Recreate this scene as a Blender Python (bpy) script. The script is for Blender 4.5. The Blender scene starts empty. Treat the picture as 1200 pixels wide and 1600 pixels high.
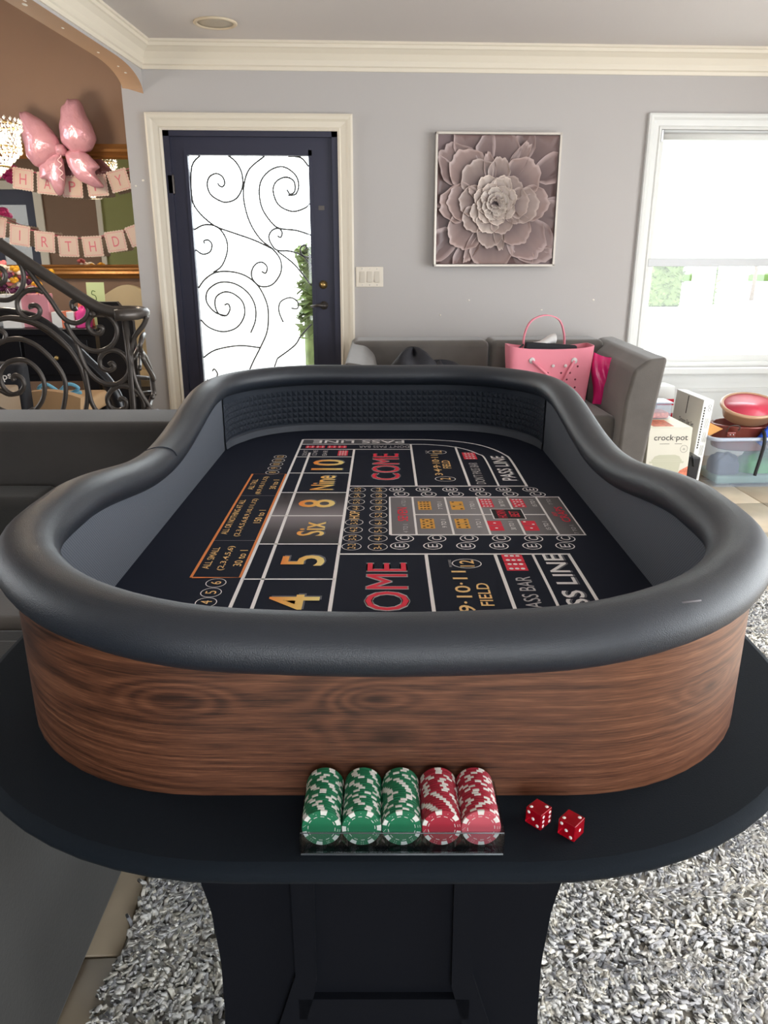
import bpy, bmesh, math, random
from mathutils import Vector, Matrix
import numpy as np
random.seed(7)
rng = np.random.default_rng(11)
S = bpy.context.scene
COL = S.collection
PI = math.pi
R = math.radians
YAW = R(-3.0)            # the games table and the camera are turned 3 degrees against the room

# ------------------------------------------------------------------ camera, sky, lights, exposure
cam_d = bpy.data.cameras.new('camera')
cam = bpy.data.objects.new('camera', cam_d)
COL.objects.link(cam)
cam.location = (0, 0, 1.31)
cam.rotation_euler = (R(90 - 18.6), 0, YAW)
cam_d.sensor_fit = 'VERTICAL'
cam_d.sensor_height = 32
cam_d.sensor_width = 24
cam_d.lens = 24
cam_d.clip_start = .02
S.camera = cam

wd = bpy.data.worlds.new('sky')
S.world = wd
wd.use_nodes = True
wn = wd.node_tree
wn.nodes['Background'].inputs[0].default_value = (.93, .97, 1.0, 1)
wn.nodes['Background'].inputs[1].default_value = 4.2

S.view_settings.view_transform = 'Standard'
S.view_settings.look = 'None'
S.view_settings.gamma = 1
S.view_settings.use_curve_mapping = False
S.view_settings.exposure = 0.92


def area(name, loc, rot, sx, sy, power, color=(1, 1, 1), portal=False):
    l = bpy.data.lights.new(name, 'AREA')
    l.shape = 'RECTANGLE'
    l.size, l.size_y = sx, sy
    l.energy = power
    l.color = color
    if portal:
        l.cycles.is_portal = True
    o = bpy.data.objects.new(name, l)
    o.location = loc
    o.rotation_euler = rot
    COL.objects.link(o)
    return o


# sky portals in the openings of the room (they only guide sampling of the sky)
area('portal_door', (-.54, 5.3, 1.0), (R(-90), 0, 0), 1.1, 2.2, 1, portal=True)
area('portal_window', (2.7, 5.3, 1.3), (R(-90), 0, 0), 1.7, 1.6, 1, portal=True)
area('portal_right_window', (3.52, 1.3, 1.22), (0, R(90), 0), 2.3, 4.4, 1, portal=True)
area('portal_dining_fill', (-5.3, 3.2, 1.7), (0, R(-90), 0), 1.6, 2.0, 1, portal=True)  # unseen opening added to brighten the dining side
area('portal_rear_fill', (.5, -2.75, 1.3), (R(90), 0, 0), 2.2, 2.1, 1, portal=True)  # unseen opening added for fill from behind the camera

# ------------------------------------------------------------------ materials


def srgb(c):
    return tuple(((v / 255) / 12.92 if v / 255 <= .04045 else ((v / 255 + .055) / 1.055) ** 2.4) for v in c)


class NT:
    def __init__(s, name):
        s.m = bpy.data.materials.new(name)
        s.m.use_nodes = True
        s.t = s.m.node_tree
        s.b = s.t.nodes['Principled BSDF']

    def n(s, typ, **kw):
        nd = s.t.nodes.new(typ)
        for k, v in kw.items():
            if k.startswith('i_'):
                key = k[2:]
                nd.inputs[int(key) if key.isdigit() else key.replace('_', ' ')].default_value = v
            else:
                setattr(nd, k, v)
        return nd

    def l(s, a, b):
        s.t.links.new(a, b)


def ramp(nt, stops):
    r = nt.n('ShaderNodeValToRGB')
    e = r.color_ramp.elements
    while len(e) < len(stops):
        e.new(.5)
    for q, (p, c) in zip(e, stops):
        q.position = p
        q.color = (*c, 1)
    return r


def mat(name, c, rough=.6, metal=0, spec=.5, vary=None, bump=None, coat=0, trans=0, ior=1.45, emit=None, sheen=0, alpha=1, vc=None, coords='Object'):
    nt = NT(name)
    b = nt.b
    col = srgb(c)
    b.inputs['Base Color'].default_value = (*col, 1)
    b.inputs['Roughness'].default_value = rough
    b.inputs['Metallic'].default_value = metal
    b.inputs['Specular IOR Level'].default_value = spec
    b.inputs['IOR'].default_value = ior
    b.inputs['Coat Weight'].default_value = coat
    b.inputs['Transmission Weight'].default_value = trans
    b.inputs['Alpha'].default_value = alpha
    if sheen:
        b.inputs['Sheen Weight'].default_value = sheen
        b.inputs['Sheen Roughness'].default_value = .5
    if emit:
        b.inputs['Emission Color'].default_value = (*srgb(emit[0]), 1)
        b.inputs['Emission Strength'].default_value = emit[1]
    tc = nt.n('ShaderNodeTexCoord') if (vary or bump) else None
    if vary:
        nz = nt.n('ShaderNodeTexNoise', i_Scale=vary[0], i_Detail=4.0)
        nt.l(tc.outputs[coords], nz.inputs['Vector'])
        k = vary[1]
        r = ramp(nt, [(.3, tuple(max(0, v * (1 - k)) for v in col)), (.7, tuple(min(1, v * (1 + k)) for v in col))])
        nt.l(nz.outputs[0], r.inputs[0])
        nt.l(r.outputs[0], b.inputs['Base Color'])
    if vc:
        at = nt.n('ShaderNodeVertexColor', layer_name=vc)
        nt.l(at.outputs[0], b.inputs['Base Color'])
    if bump:
        nz = nt.n('ShaderNodeTexNoise', i_Scale=bump[0], i_Detail=3.0)
        nt.l(tc.outputs[coords], nz.inputs['Vector'])
        bp = nt.n('ShaderNodeBump', i_Strength=bump[1], i_Distance=bump[2] if len(bump) > 2 else .002)
        nt.l(nz.outputs[0], bp.inputs['Height'])
        nt.l(bp.outputs[0], b.inputs['Normal'])
    return nt.m


def glass_mat(name, c, gloss=.06, rough=0.02):
    """thin sheet of glass or acrylic: mostly clear with a fresnel-like reflection"""
    nt = NT(name)
    nt.t.nodes.remove(nt.b)
    out = nt.t.nodes['Material Output']
    tr = nt.n('ShaderNodeBsdfTransparent')
    tr.inputs[0].default_value = (*srgb(c), 1)
    gl = nt.n('ShaderNodeBsdfGlossy')
    gl.inputs['Roughness'].default_value = rough
    fr = nt.n('ShaderNodeLayerWeight', i_Blend=.25)
    mx = nt.n('ShaderNodeMixShader')
    ml = nt.n('ShaderNodeMath', operation='MULTIPLY_ADD')
    ml.inputs[1].default_value = .5
    ml.inputs[2].default_value = gloss
    nt.l(fr.outputs['Fresnel'], ml.inputs[0])
    nt.l(ml.outputs[0], mx.inputs[0])
    nt.l(tr.outputs[0], mx.inputs[1])
    nt.l(gl.outputs[0], mx.inputs[2])
    nt.l(mx.outputs[0], out.inputs[0])
    return nt.m


def frosted_mat(name, c, k):
    """cloudy clear plastic: part see-through, part milky"""
    nt = NT(name)
    nt.b.inputs['Base Color'].default_value = (*srgb(c), 1)
    nt.b.inputs['Roughness'].default_value = .25
    nt.b.inputs['Alpha'].default_value = k
    return nt.m


def translucent_mat(name, c, t=.6):
    nt = NT(name)
    nt.t.nodes.remove(nt.b)
    out = nt.t.nodes['Material Output']
    d = nt.n('ShaderNodeBsdfDiffuse')
    d.inputs[0].default_value = (*srgb(c), 1)
    q = nt.n('ShaderNodeBsdfTranslucent')
    q.inputs[0].default_value = (*srgb(c), 1)
    mx = nt.n('ShaderNodeMixShader')
    mx.inputs[0].default_value = t
    nt.l(d.outputs[0], mx.inputs[1])
    nt.l(q.outputs[0], mx.inputs[2])
    nt.l(mx.outputs[0], out.inputs[0])
    return nt.m


UF = 2.653             # distance along the wood to the middle of the near side
KNOTS = [(UF + .02, .119, .34), (UF - .185, .117, .42), (UF + .035, .072, .5), (UF + .40, .10, .4), (UF + .9, .11, .5), (UF - .8, .09, .5)]


def walnut_mat(name):
    nt = NT(name)
    b = nt.b
    b.inputs['Roughness'].default_value = .42
    uv = nt.n('ShaderNodeUVMap', uv_map='UVMap')

    def noise(sx, sy, ox, det, dist=0, rough=.5):
        mp = nt.n('ShaderNodeMapping')
        mp.inputs['Scale'].default_value = (sx, sy, 1)
        mp.inputs['Location'].default_value = (ox, ox * .7, 0)
        nt.l(uv.outputs[0], mp.inputs[0])
        n_ = nt.n('ShaderNodeTexNoise', i_Scale=1.0, i_Detail=det, i_Roughness=rough, i_Distortion=dist)
        nt.l(mp.outputs[0], n_.inputs['Vector'])
        return n_.outputs[0]

    def mad(a, k, add):
        q = nt.n('ShaderNodeMath', operation='MULTIPLY_ADD')
        nt.l(a, q.inputs[0])
        q.inputs[1].default_value = k
        if isinstance(add, (int, float)):
            q.inputs[2].default_value = add
        else:
            nt.l(add, q.inputs[2])
        return q.outputs[0]

    contour = noise(.95, 8.5, 3.1, 2.0, .25, .4)      # growth rings: contour lines of a slow field
    sc_ = nt.n('ShaderNodeVectorMath', operation='MULTIPLY')
    nt.l(uv.outputs[0], sc_.inputs[0])
    sc_.inputs[1].default_value = (12, 34, 1)
    knots = []
    field = contour
    for ku, kv, kr in KNOTS:
        d = nt.n('ShaderNodeVectorMath', operation='DISTANCE')
        nt.l(sc_.outputs[0], d.inputs[0])
        d.inputs[1].default_value = (ku * 12, kv * 34, 0)
        mr = nt.n('ShaderNodeMapRange', i_From_Min=0.0, i_From_Max=2.6 * kr, i_To_Min=.16, i_To_Max=0.0)
        mr.interpolation_type = 'SMOOTHSTEP'
        nt.l(d.outputs['Value'], mr.inputs[0])
        ad = nt.n('ShaderNodeMath', operation='ADD')
        nt.l(field, ad.inputs[0])
        nt.l(mr.outputs[0], ad.inputs[1])
        field = ad.outputs[0]
        knots.append((d.outputs['Value'], kr))
    si0 = nt.n('ShaderNodeMath', operation='SINE')
    nt.l(mad(field, 105, 0), si0.inputs[0])
    mask = noise(1.1, 6, 7.7, 2)
    si = nt.n('ShaderNodeMath', operation='MULTIPLY')
    nt.l(si0.outputs[0], si.inputs[0])
    nt.l(mad(mask, 3.2, -1.0), si.inputs[1])
    drift = noise(.9, 10, 5.3, 3, .5)
    fibre = noise(2.4, 150, 1.9, 5, .1, .65)
    pores = noise(26, 620, 8.2, 3, 0, .6)
    fac = mad(drift, .75, -.375)
    fac = mad(si.outputs[0], .085, fac)
    fac = mad(fibre, .75, mad(fac, 1.0, -.10))
    fac = mad(pores, .60, mad(fac, 1.0, -.10))
    fac = mad(fac, 1.0, .02)
    r = ramp(nt, [(.24, srgb((46, 26, 18))), (.42, srgb((84, 51, 35))), (.56, srgb((105, 66, 46))), (.78, srgb((138, 94, 68)))])
    nt.l(fac, r.inputs[0])
    prev = r.outputs[0]
    for dist, kr in knots:
        r2 = ramp(nt, [(.06, (.26, .21, .18)), (.30, (.72, .68, .66)), (.62, (1, 1, 1))])
        q = nt.n('ShaderNodeMath', operation='MULTIPLY')
        nt.l(dist, q.inputs[0])
        q.inputs[1].default_value = .62 / (1.1 * kr)
        nt.l(q.outputs[0], r2.inputs[0])
        mx = nt.n('ShaderNodeMixRGB', blend_type='MULTIPLY')
        mx.inputs[0].default_value = .85
        nt.l(prev, mx.inputs[1])
        nt.l(r2.outputs[0], mx.inputs[2])
        prev = mx.outputs[0]
    nt.l(mx.outputs[0], b.inputs['Base Color'])
    bp = nt.n('ShaderNodeBump', i_Strength=.06, i_Distance=.001)
    nt.l(fibre, bp.inputs['Height'])
    nt.l(bp.outputs[0], b.inputs['Normal'])
    return nt.m


def axis_ramp_mat(name, axis, lo, hi, stops, rough=.7):
    """a printed colour gradient along one axis of the cloth"""
    nt = NT(name)
    nt.b.inputs['Roughness'].default_value = rough
    tc = nt.n('ShaderNodeTexCoord')
    sx = nt.n('ShaderNodeSeparateXYZ')
    nt.l(tc.outputs['Object'], sx.inputs[0])
    mr = nt.n('ShaderNodeMapRange', i_From_Min=lo, i_From_Max=hi)
    nt.l(sx.outputs[axis], mr.inputs[0])
    r = ramp(nt, [(p, srgb(c)) for p, c in stops])
    nt.l(mr.outputs[0], r.inputs[0])
    nt.l(r.outputs[0], nt.b.inputs['Base Color'])
    return nt.m


def weave_mat(name, c1, c2, scale, rough=.7):
    nt = NT(name)
    nt.b.inputs['Roughness'].default_value = rough
    tc = nt.n('ShaderNodeTexCoord')
    ck = nt.n('ShaderNodeTexChecker', i_Scale=scale)
    ck.inputs[1].default_value = (*srgb(c1), 1)
    ck.inputs[2].default_value = (*srgb(c2), 1)
    nt.l(tc.outputs['UV'], ck.inputs[0])
    nt.l(ck.outputs[0], nt.b.inputs['Base Color'])
    bp = nt.n('ShaderNodeBump', i_Strength=.25, i_Distance=.001)
    nt.l(ck.outputs[1], bp.inputs['Height'])
    nt.l(bp.outputs[0], nt.b.inputs['Normal'])
    return nt.m


M = {}
M['wall'] = mat('grey_wall_paint', (185, 180, 177), .75, bump=(60, .05))
M['ceiling'] = mat('ceiling_paint', (214, 208, 205), .8, bump=(50, .05))
M['cream'] = mat('cream_trim_paint', (226, 216, 198), .42)
M['white_trim'] = mat('white_trim_paint', (226, 226, 222), .42)
M['brown_wall'] = mat('brown_wall_paint', (136, 108, 88), .7, vary=(1.3, .06), bump=(50, .05))
M['tan_soffit'] = mat('tan_soffit_paint', (172, 138, 108), .7)
M['spackle'] = mat('white_spackle', (235, 228, 215), .8)
M['door_metal'] = mat('dark_bronze_door_metal', (52, 52, 68), .45, .2, bump=(90, .05))
M['iron'] = mat('black_wrought_iron', (86, 80, 76), .38, .6, bump=(120, .12))
M['door_iron'] = mat('door_scroll_iron', (58, 54, 52), .5, .3)
M['glass'] = glass_mat('window_glass', (250, 252, 252), .03)
M['brass'] = mat('aged_brass', (190, 160, 105), .3, .9)
M['chrome'] = mat('bright_metal', (200, 200, 200), .2, 1)
M['plastic_white'] = mat('ivory_switch_plastic', (226, 216, 200), .35)
M['switch_rocker'] = mat('ivory_rocker_plastic', (206, 196, 180), .35)
M['tile'] = mat('beige_stone_tile', (190, 174, 150), .38, vary=(5, .16), bump=(30, .05))
M['grout'] = mat('floor_grout', (160, 148, 130), .9)
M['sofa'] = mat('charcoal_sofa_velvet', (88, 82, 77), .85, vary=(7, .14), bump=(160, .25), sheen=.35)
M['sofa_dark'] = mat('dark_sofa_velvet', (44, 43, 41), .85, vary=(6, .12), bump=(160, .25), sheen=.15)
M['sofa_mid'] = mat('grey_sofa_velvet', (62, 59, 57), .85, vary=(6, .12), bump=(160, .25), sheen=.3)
M['vinyl'] = mat('black_leatherette', (36, 42, 51), .43, spec=.75, bump=(850, .45, .0012))
M['lining'] = weave_mat('woven_grey_lining', (104, 110, 120), (78, 83, 92), 1.0)
M['rubber'] = mat('black_pyramid_rubber', (40, 47, 58), .65)
M['felt'] = mat('navy_black_cloth', (21, 27, 43), .85, spec=.3, bump=(700, .2, .0008))
M['table_cloth'] = mat('black_speed_cloth', (9, 19, 28), .85, spec=.3, bump=(500, .3, .001))
M['leg_black'] = mat('black_table_leg', (9, 12, 20), .85, spec=.2, bump=(60, .1))
M['walnut'] = walnut_mat('walnut_veneer')
M['p_white'] = mat('print_white', (250, 246, 246), .7)
M['p_grey'] = mat('print_silver', (196, 192, 194), .7)
M['p_dim'] = mat('print_dim_grey', (128, 124, 128), .7)
M['p_red'] = mat('print_red', (232, 44, 70), .7)
M['p_orange'] = mat('print_orange', (236, 142, 76), .7)
M['p_gold'] = axis_ramp_mat('print_gold', 0, -.192, -.103, [(0, (244, 136, 52)), (.45, (250, 192, 96)), (1, (252, 230, 150))])
M['p_gold2'] = mat('print_gold_flat', (250, 206, 138), .7)
M['p_goldbox'] = mat('print_gold_dice', (232, 170, 72), .7)
M['p_black'] = mat('print_black', (18, 18, 22), .75)
M['p_shadow'] = mat('print_letter_shadow', (104, 104, 112), .75)
M['p_fade'] = axis_ramp_mat('print_silver_fade', 1, -.172, .172, [(0, (24, 26, 33)), (.22, (70, 64, 68)), (.5, (142, 134, 138)), (.78, (70, 64, 68)), (1, (24, 26, 33))])
M['p_prop'] = axis_ramp_mat('print_prop_fade', 0, .01, .40, [(0, (108, 104, 108)), (.5, (146, 142, 145)), (1, (84, 80, 82))])
M['p_pass'] = mat('print_pass_grey', (84, 82, 88), .7)
M['acrylic'] = glass_mat('clear_acrylic', (236, 240, 242), .02)
M['chip_white'] = mat('chip_white', (228, 226, 220), .45)
M['chip_green'] = mat('chip_green', (22, 112, 76), .42)
M['chip_red'] = mat('chip_red', (164, 36, 56), .42)
M['chip_rose'] = mat('chip_rose', (196, 84, 98), .42)
M['dice'] = mat('red_dice_resin', (196, 18, 40), .08, trans=.55, ior=1.45, spec=.6)
M['pip'] = mat('white_pip', (250, 246, 242), .4, emit=None)
M['pink'] = mat('pink_rubber', (238, 142, 158), .45)
M['magenta'] = mat('magenta_poly', (214, 36, 110), .25, bump=(25, .4, .006))
M['navy_cloth'] = mat('black_jacket_cloth', (34, 34, 40), .55, bump=(45, .4, .004))
M['white_cloth'] = mat('white_cloth', (228, 226, 224), .7)
M['foil'] = mat('pink_balloon_foil', (212, 156, 166), .24, .25, bump=(18, .7, .012))
M['card'] = mat('cream_card', (208, 186, 170), .8)
M['card_pink'] = mat('pink_card_print', (206, 112, 124), .8)
M['gold_frame'] = mat('antique_gold_frame', (150, 104, 56), .35, .55, bump=(40, .15))
M['mirror'] = mat('mirror_silver', (214, 214, 210), .01, 1)
M['black_fabric'] = mat('black_fabric', (24, 24, 30), .7, bump=(80, .2))
M['black_wood'] = mat('black_lacquer_wood', (22, 21, 24), .3)
M['tan_fabric'] = mat('tan_chair_fabric', (176, 142, 104), .8)
M['cream_fabric'] = mat('cream_chair_fabric', (206, 186, 148), .8)
M['paper'] = mat('white_paper', (236, 232, 226), .75)
M['green_paper'] = mat('pale_green_paper', (206, 218, 160), .75)
M['pink_gloss'] = mat('pink_gift_paper', (222, 150, 160), .25, bump=(20, .3, .006))
M['hot_pink'] = mat('hot_pink_paper', (236, 70, 150), .5)
M['coral'] = mat('coral_paper', (232, 130, 96), .6)
M['teal_ribbon'] = mat('light_blue_ribbon', (110, 176, 206), .4)
M['leaf'] = mat('leaf_green', (92, 124, 52), .6, vary=(8, .35))
M['flower_white'] = mat('petal_white', (232, 220, 204), .7)
M['flower_yellow'] = mat('petal_yellow', (226, 164, 40), .7)
M['flower_plum'] = mat('petal_plum', (92, 34, 70), .7)
M['flower_pink'] = mat('petal_pink', (220, 120, 120), .7)
M['box_cream'] = mat('cream_carton', (212, 207, 192), .55)
M['box_top'] = mat('pale_yellow_carton', (238, 233, 206), .55)
M['kraft'] = mat('kraft_carton', (206, 148, 84), .8)
M['box_white'] = mat('white_carton', (236, 236, 232), .45)
M['box_grey'] = mat('light_grey_carton', (232, 227, 216), .5)
M['ink'] = mat('dark_grey_ink', (70, 66, 64), .7)
M['ink_soft'] = mat('soft_grey_ink', (140, 136, 130), .7)
M['red_print'] = mat('red_carton_print', (212, 28, 52), .5)
M['food'] = mat('food_print', (208, 120, 92), .6, vary=(60, .35))
M['orange_print'] = mat('orange_print', (236, 156, 84), .6)
M['tub'] = frosted_mat('clear_storage_tub', (190, 204, 222), .32)
M['tub_rim'] = mat('frosted_tub_rim', (206, 216, 234), .3, trans=.3)
M['green_cloth'] = mat('green_cloth', (84, 168, 96), .8, vary=(9, .2))
M['grey_cloth'] = mat('slate_cloth', (74, 80, 98), .8)
M['teal_cloth'] = mat('grey_green_cloth', (120, 150, 140), .8)
M['blue_plastic'] = mat('blue_plastic', (30, 78, 188), .35)
M['black_rubber'] = mat('black_cord_rubber', (34, 36, 38), .6)
M['roaster'] = mat('brown_enamel', (126, 58, 50), .2, .2, coat=.4)
M['crock_rim'] = mat('tan_stoneware', (190, 148, 116), .3, coat=.3)
M['crock_red'] = mat('red_glaze', (204, 62, 84), .35, coat=.2)
M['shade'] = translucent_mat('roller_shade_cloth', (246, 246, 244), .62)
M['shade_bar'] = mat('shade_bottom_bar', (214, 216, 218), .5)
M['stone'] = mat('pale_concrete', (206, 202, 194), .8, vary=(2, .06))
M['lawn'] = mat('lawn_grass', (66, 88, 38), .9, vary=(6, .25))
M['hedge'] = mat('hedge_leaves', (84, 100, 52), .7, vary=(9, .4))
M['brick'] = mat('garden_brick', (186, 130, 112), .8, vary=(9, .15))
M['bark'] = mat('tree_bark', (96, 84, 74), .9)
M['crystal'] = mat('crystal_glass', (255, 250, 240), .06, spec=.9)
M['bulb'] = mat('chandelier_bulb', (255, 240, 210), .4, emit=((255, 226, 180), 14))
M['green_wall'] = mat('sage_wall_paint', (150, 150, 96), .75)
M['lamp_trim'] = mat('ceiling_speaker_trim', (214, 198, 172), .5)
M['lamp_grille'] = mat('ceiling_speaker_grille', (186, 176, 160), .7, bump=(400, .3))

# ------------------------------------------------------------------ mesh helpers


class MB:
    def __init__(s):
        s.v, s.f, s.m, s.sm, s.uv = [], [], [], [], {}
        s.wn = False

    def add(s, verts, faces, m=0, smooth=False, T=None):
        o = len(s.v)
        if T is not None:
            verts = [tuple(T @ Vector(p)) for p in verts]
        s.v += [tuple(p) for p in verts]
        for f in faces:
            s.f.append(tuple(i + o for i in f))
            s.m.append(m)
            s.sm.append(smooth)
        return o

    def box(s, x0, x1, y0, y1, z0, z1, m=0, T=None):
        v = [(x0, y0, z0), (x1, y0, z0), (x1, y1, z0), (x0, y1, z0), (x0, y0, z1), (x1, y0, z1), (x1, y1, z1), (x0, y1, z1)]
        s.add(v, [(3, 2, 1, 0), (4, 5, 6, 7), (0, 1, 5, 4), (1, 2, 6, 5), (2, 3, 7, 6), (3, 0, 4, 7)], m, False, T)
        return s

    def rbox(s, x0, x1, y0, y1, z0, z1, r=.02, seg=2, m=0, T=None, puff=None):
        bm = bmesh.new()
        bmesh.ops.create_cube(bm, size=1)
        for q in bm.verts:
            q.co = Vector(((x0 + x1) / 2 + q.co.x * (x1 - x0), (y0 + y1) / 2 + q.co.y * (y1 - y0), (z0 + z1) / 2 + q.co.z * (z1 - z0)))
        bmesh.ops.bevel(bm, geom=bm.edges[:], offset=r, segments=seg, profile=.5, affect='EDGES')
        bm.verts.index_update()
        s.add([tuple(q.co) for q in bm.verts], [tuple(q.index for q in f.verts) for f in bm.faces], m, True, T)
        bm.free()
        s.wn = True
        return s

    def prism(s, poly, z0, z1, m=0, T=None, smooth=False):
        n = len(poly)
        v = [(x, y, z0) for x, y in poly] + [(x, y, z1) for x, y in poly]
        s.add(v, [tuple(range(n - 1, -1, -1)), tuple(range(n, 2 * n))], m, False, T)
        s.add(v, [(i, (i + 1) % n, n + (i + 1) % n, n + i) for i in range(n)], m, smooth, T)
        return s

    def flat(s, poly, z, m=0, T=None):
        s.add([(x, y, z) for x, y in poly], [tuple(range(len(poly)))], m, False, T)
        return s

    def tube(s, pts, r, sides=8, m=0, closed=False, T=None, smooth=True):
        pts = [Vector(p) for p in pts]
        n = len(pts)
        rs = r if isinstance(r, (list, tuple)) else [r] * n
        tg = []
        for i in range(n):
            a = pts[(i - 1) % n] if (closed or i > 0) else pts[0]
            b = pts[(i + 1) % n] if (closed or i < n - 1) else pts[-1]
            d = b - a
            tg.append(d.normalized() if d.length > 1e-9 else Vector((0, 0, 1)))
        up = Vector((0, 0, 1)) if abs(tg[0].z) < .9 else Vector((0, 1, 0))
        nrm = (up - tg[0] * up.dot(tg[0])).normalized()
        v = []
        for i in range(n):
            nrm = nrm - tg[i] * nrm.dot(tg[i])
            nrm = nrm.normalized() if nrm.length > 1e-6 else tg[i].orthogonal().normalized()
            bn = tg[i].cross(nrm)
            for k in range(sides):
                a = 2 * PI * k / sides
                v.append(pts[i] + (nrm * math.cos(a) + bn * math.sin(a)) * rs[i])
        f = []
        for i in range(n if closed else n - 1):
            j = (i + 1) % n
            for k in range(sides):
                q = (k + 1) % sides
                f.append((i * sides + k, i * sides + q, j * sides + q, j * sides + k))
        if not closed:
            f.append(tuple(range(sides - 1, -1, -1)))
            f.append(tuple((n - 1) * sides + k for k in range(sides)))
        s.add(v, f, m, smooth, T)
        return s

    def lathe(s, prof, segs=24, m=0, T=None, sx=1, sy=1, smooth=True):
        n = len(prof)
        v, f = [], []
        for r, z in prof:
            for k in range(segs):
                a = 2 * PI * k / segs
                v.append((r * math.cos(a) * sx, r * math.sin(a) * sy, z))
        for i in range(n - 1):
            for k in range(segs):
                q = (k + 1) % segs
                f.append((i * segs + k, i * segs + q, (i + 1) * segs + q, (i + 1) * segs + k))
        if prof[0][0] > 1e-6:
            f.append(tuple(range(segs - 1, -1, -1)))
        if prof[-1][0] > 1e-6:
            f.append(tuple((n - 1) * segs + k for k in range(segs)))
        s.add(v, f, m, smooth, T)
        return s

    def grid(s, fn, nu, nv, m=0, cu=False, cv=False, T=None, smooth=True):
        v = [fn(i / (nu if cu else nu - 1), j / (nv if cv else nv - 1)) for i in range(nu) for j in range(nv)]
        f = []
        for i in range(nu if cu else nu - 1):
            for j in range(nv if cv else nv - 1):
                a, b = (i + 1) % nu, (j + 1) % nv
                f.append((i * nv + j, a * nv + j, a * nv + b, i * nv + b))
        s.add(v, f, m, smooth, T)
        return s

    def ball(s, c, r, m=0, seg=8, ring=6, T=None):
        rx, ry, rz = r if isinstance(r, tuple) else (r, r, r)
        prof = [(math.sin(PI * i / ring), -math.cos(PI * i / ring)) for i in range(ring + 1)]
        prof[0] = (1e-7, -1)
        prof[-1] = (1e-7, 1)
        n = len(s.v)
        s.lathe(prof, seg, m)
        for i in range(n, len(s.v)):
            x, y, z = s.v[i]
            p = Vector((c[0] + x * rx, c[1] + y * ry, c[2] + z * rz))
            s.v[i] = tuple(T @ p if T is not None else p)
        return s

    def build(s, name, mats, parent=None, kind=None, label=None):
        me = bpy.data.meshes.new(name)
        me.from_pydata(s.v, [], s.f)
        mats = mats if isinstance(mats, (list, tuple)) else [mats]
        for q in mats:
            me.materials.append(q)
        me.polygons.foreach_set('material_index', s.m)
        me.polygons.foreach_set('use_smooth', s.sm)
        if s.uv:
            ul = me.uv_layers.new(name='UVMap')
            for lp in me.loops:
                ul.data[lp.index].uv = s.uv.get(lp.vertex_index, (0, 0))
        me.update()
        o = link(name, me, parent, kind, label)
        if s.wn:      # keep the large flat faces flat and only round the edges
            w_ = o.modifiers.new('weighted_normals', 'WEIGHTED_NORMAL')
            w_.weight = 100
        return o


def link(name, me, parent=None, kind=None, label=None):
    o = bpy.data.objects.new(name, me)
    COL.objects.link(o)
    if parent is not None:
        o.parent = parent
    if kind:
        o['kind'] = kind
    if label:
        o['label'] = label
    return o


def thing(name, label, cat, loc=(0, 0, 0), rz=0, group=None):
    o = bpy.data.objects.new(name, None)
    COL.objects.link(o)
    o.location = loc
    o.rotation_euler = (0, 0, rz)
    o.empty_display_size = .1
    return tag(o, label, cat, group)


def tag(o, label, cat, group=None):
    o['label'] = label
    o['category'] = cat
    if group:
        o['group'] = group
    return o


def struct(name, mb, m, parent=None):
    o = mb.build(name, m, parent)
    if parent is None:
        o['kind'] = 'structure'
    return o


def W(x, y, z=0):
    """from the games table's own frame (camera foot at the origin) to the room"""
    c, s_ = math.cos(YAW), math.sin(YAW)
    return Vector((x * c - y * s_, x * s_ + y * c, z))


def catmull(pts, sub=4):
    pts = [Vector(p) for p in pts]
    out = []
    n = len(pts)
    for i in range(n - 1):
        p0, p1, p2, p3 = pts[max(0, i - 1)], pts[i], pts[i + 1], pts[min(n - 1, i + 2)]
        for k in range(sub):
            t = k / sub
            out.append(.5 * ((2 * p1) + (p2 - p0) * t + (2 * p0 - 5 * p1 + 4 * p2 - p3) * t * t + (3 * p1 - p0 - 3 * p2 + p3) * t ** 3))
    out.append(pts[-1])
    return out


def rrect(hx, hy, r, n=10):
    """rounded rectangle, counter-clockwise, as (x, y) points"""
    p = []
    for cx, cy, a0 in ((hx - r, -hy + r, -90), (hx - r, hy - r, 0), (-hx + r, hy - r, 90), (-hx + r, -hy + r, 180)):
        for i in range(n + 1):
            a = R(a0 + 90 * i / n)
            p.append((cx + r * math.cos(a), cy + r * math.sin(a)))
    return p


def densify(poly, step):
    out = []
    n = len(poly)
    for i in range(n):
        a, b = Vector(poly[i]), Vector(poly[(i + 1) % n])
        k = max(1, int((b - a).length / step))
        for j in range(k):
            out.append(tuple(a.lerp(b, j / k)))
    return out


_tc = {}


def text_mesh(t, bold=0.0):
    key = (t, bold)
    if key not in _tc:
        cu = bpy.data.curves.new('t', 'FONT')
        cu.body = t
        cu.size = 1
        cu.resolution_u = 3
        cu.offset = bold
        ob = bpy.data.objects.new('t', cu)
        COL.objects.link(ob)
        dg = bpy.context.evaluated_depsgraph_get()
        me = bpy.data.meshes.new_from_object(ob.evaluated_get(dg))
        v = [tuple(q.co) for q in me.vertices]
        f = [tuple(p.vertices) for p in me.polygons]
        bpy.data.objects.remove(ob)
        bpy.data.curves.remove(cu)
        bpy.data.meshes.remove(me)
        xs = [p[0] for p in v]
        ys = [p[1] for p in v]
        cx, cy = (min(xs) + max(xs)) / 2, (min(ys) + max(ys)) / 2
        w, h = max(xs) - min(xs), max(ys) - min(ys)
        _tc[key] = ([((x - cx) / w, (y - cy) / h) for x, y, _ in v], f)
    return _tc[key]


def text(mb, t, T, w, h, m=0, bold=0.0):
    """text centred at the origin of T in its xy plane, w wide and h high"""
    v, f = text_mesh(t, bold)
    mb.add([(x * w, y * h, 0) for x, y in v], f, m, False, T)


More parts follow.
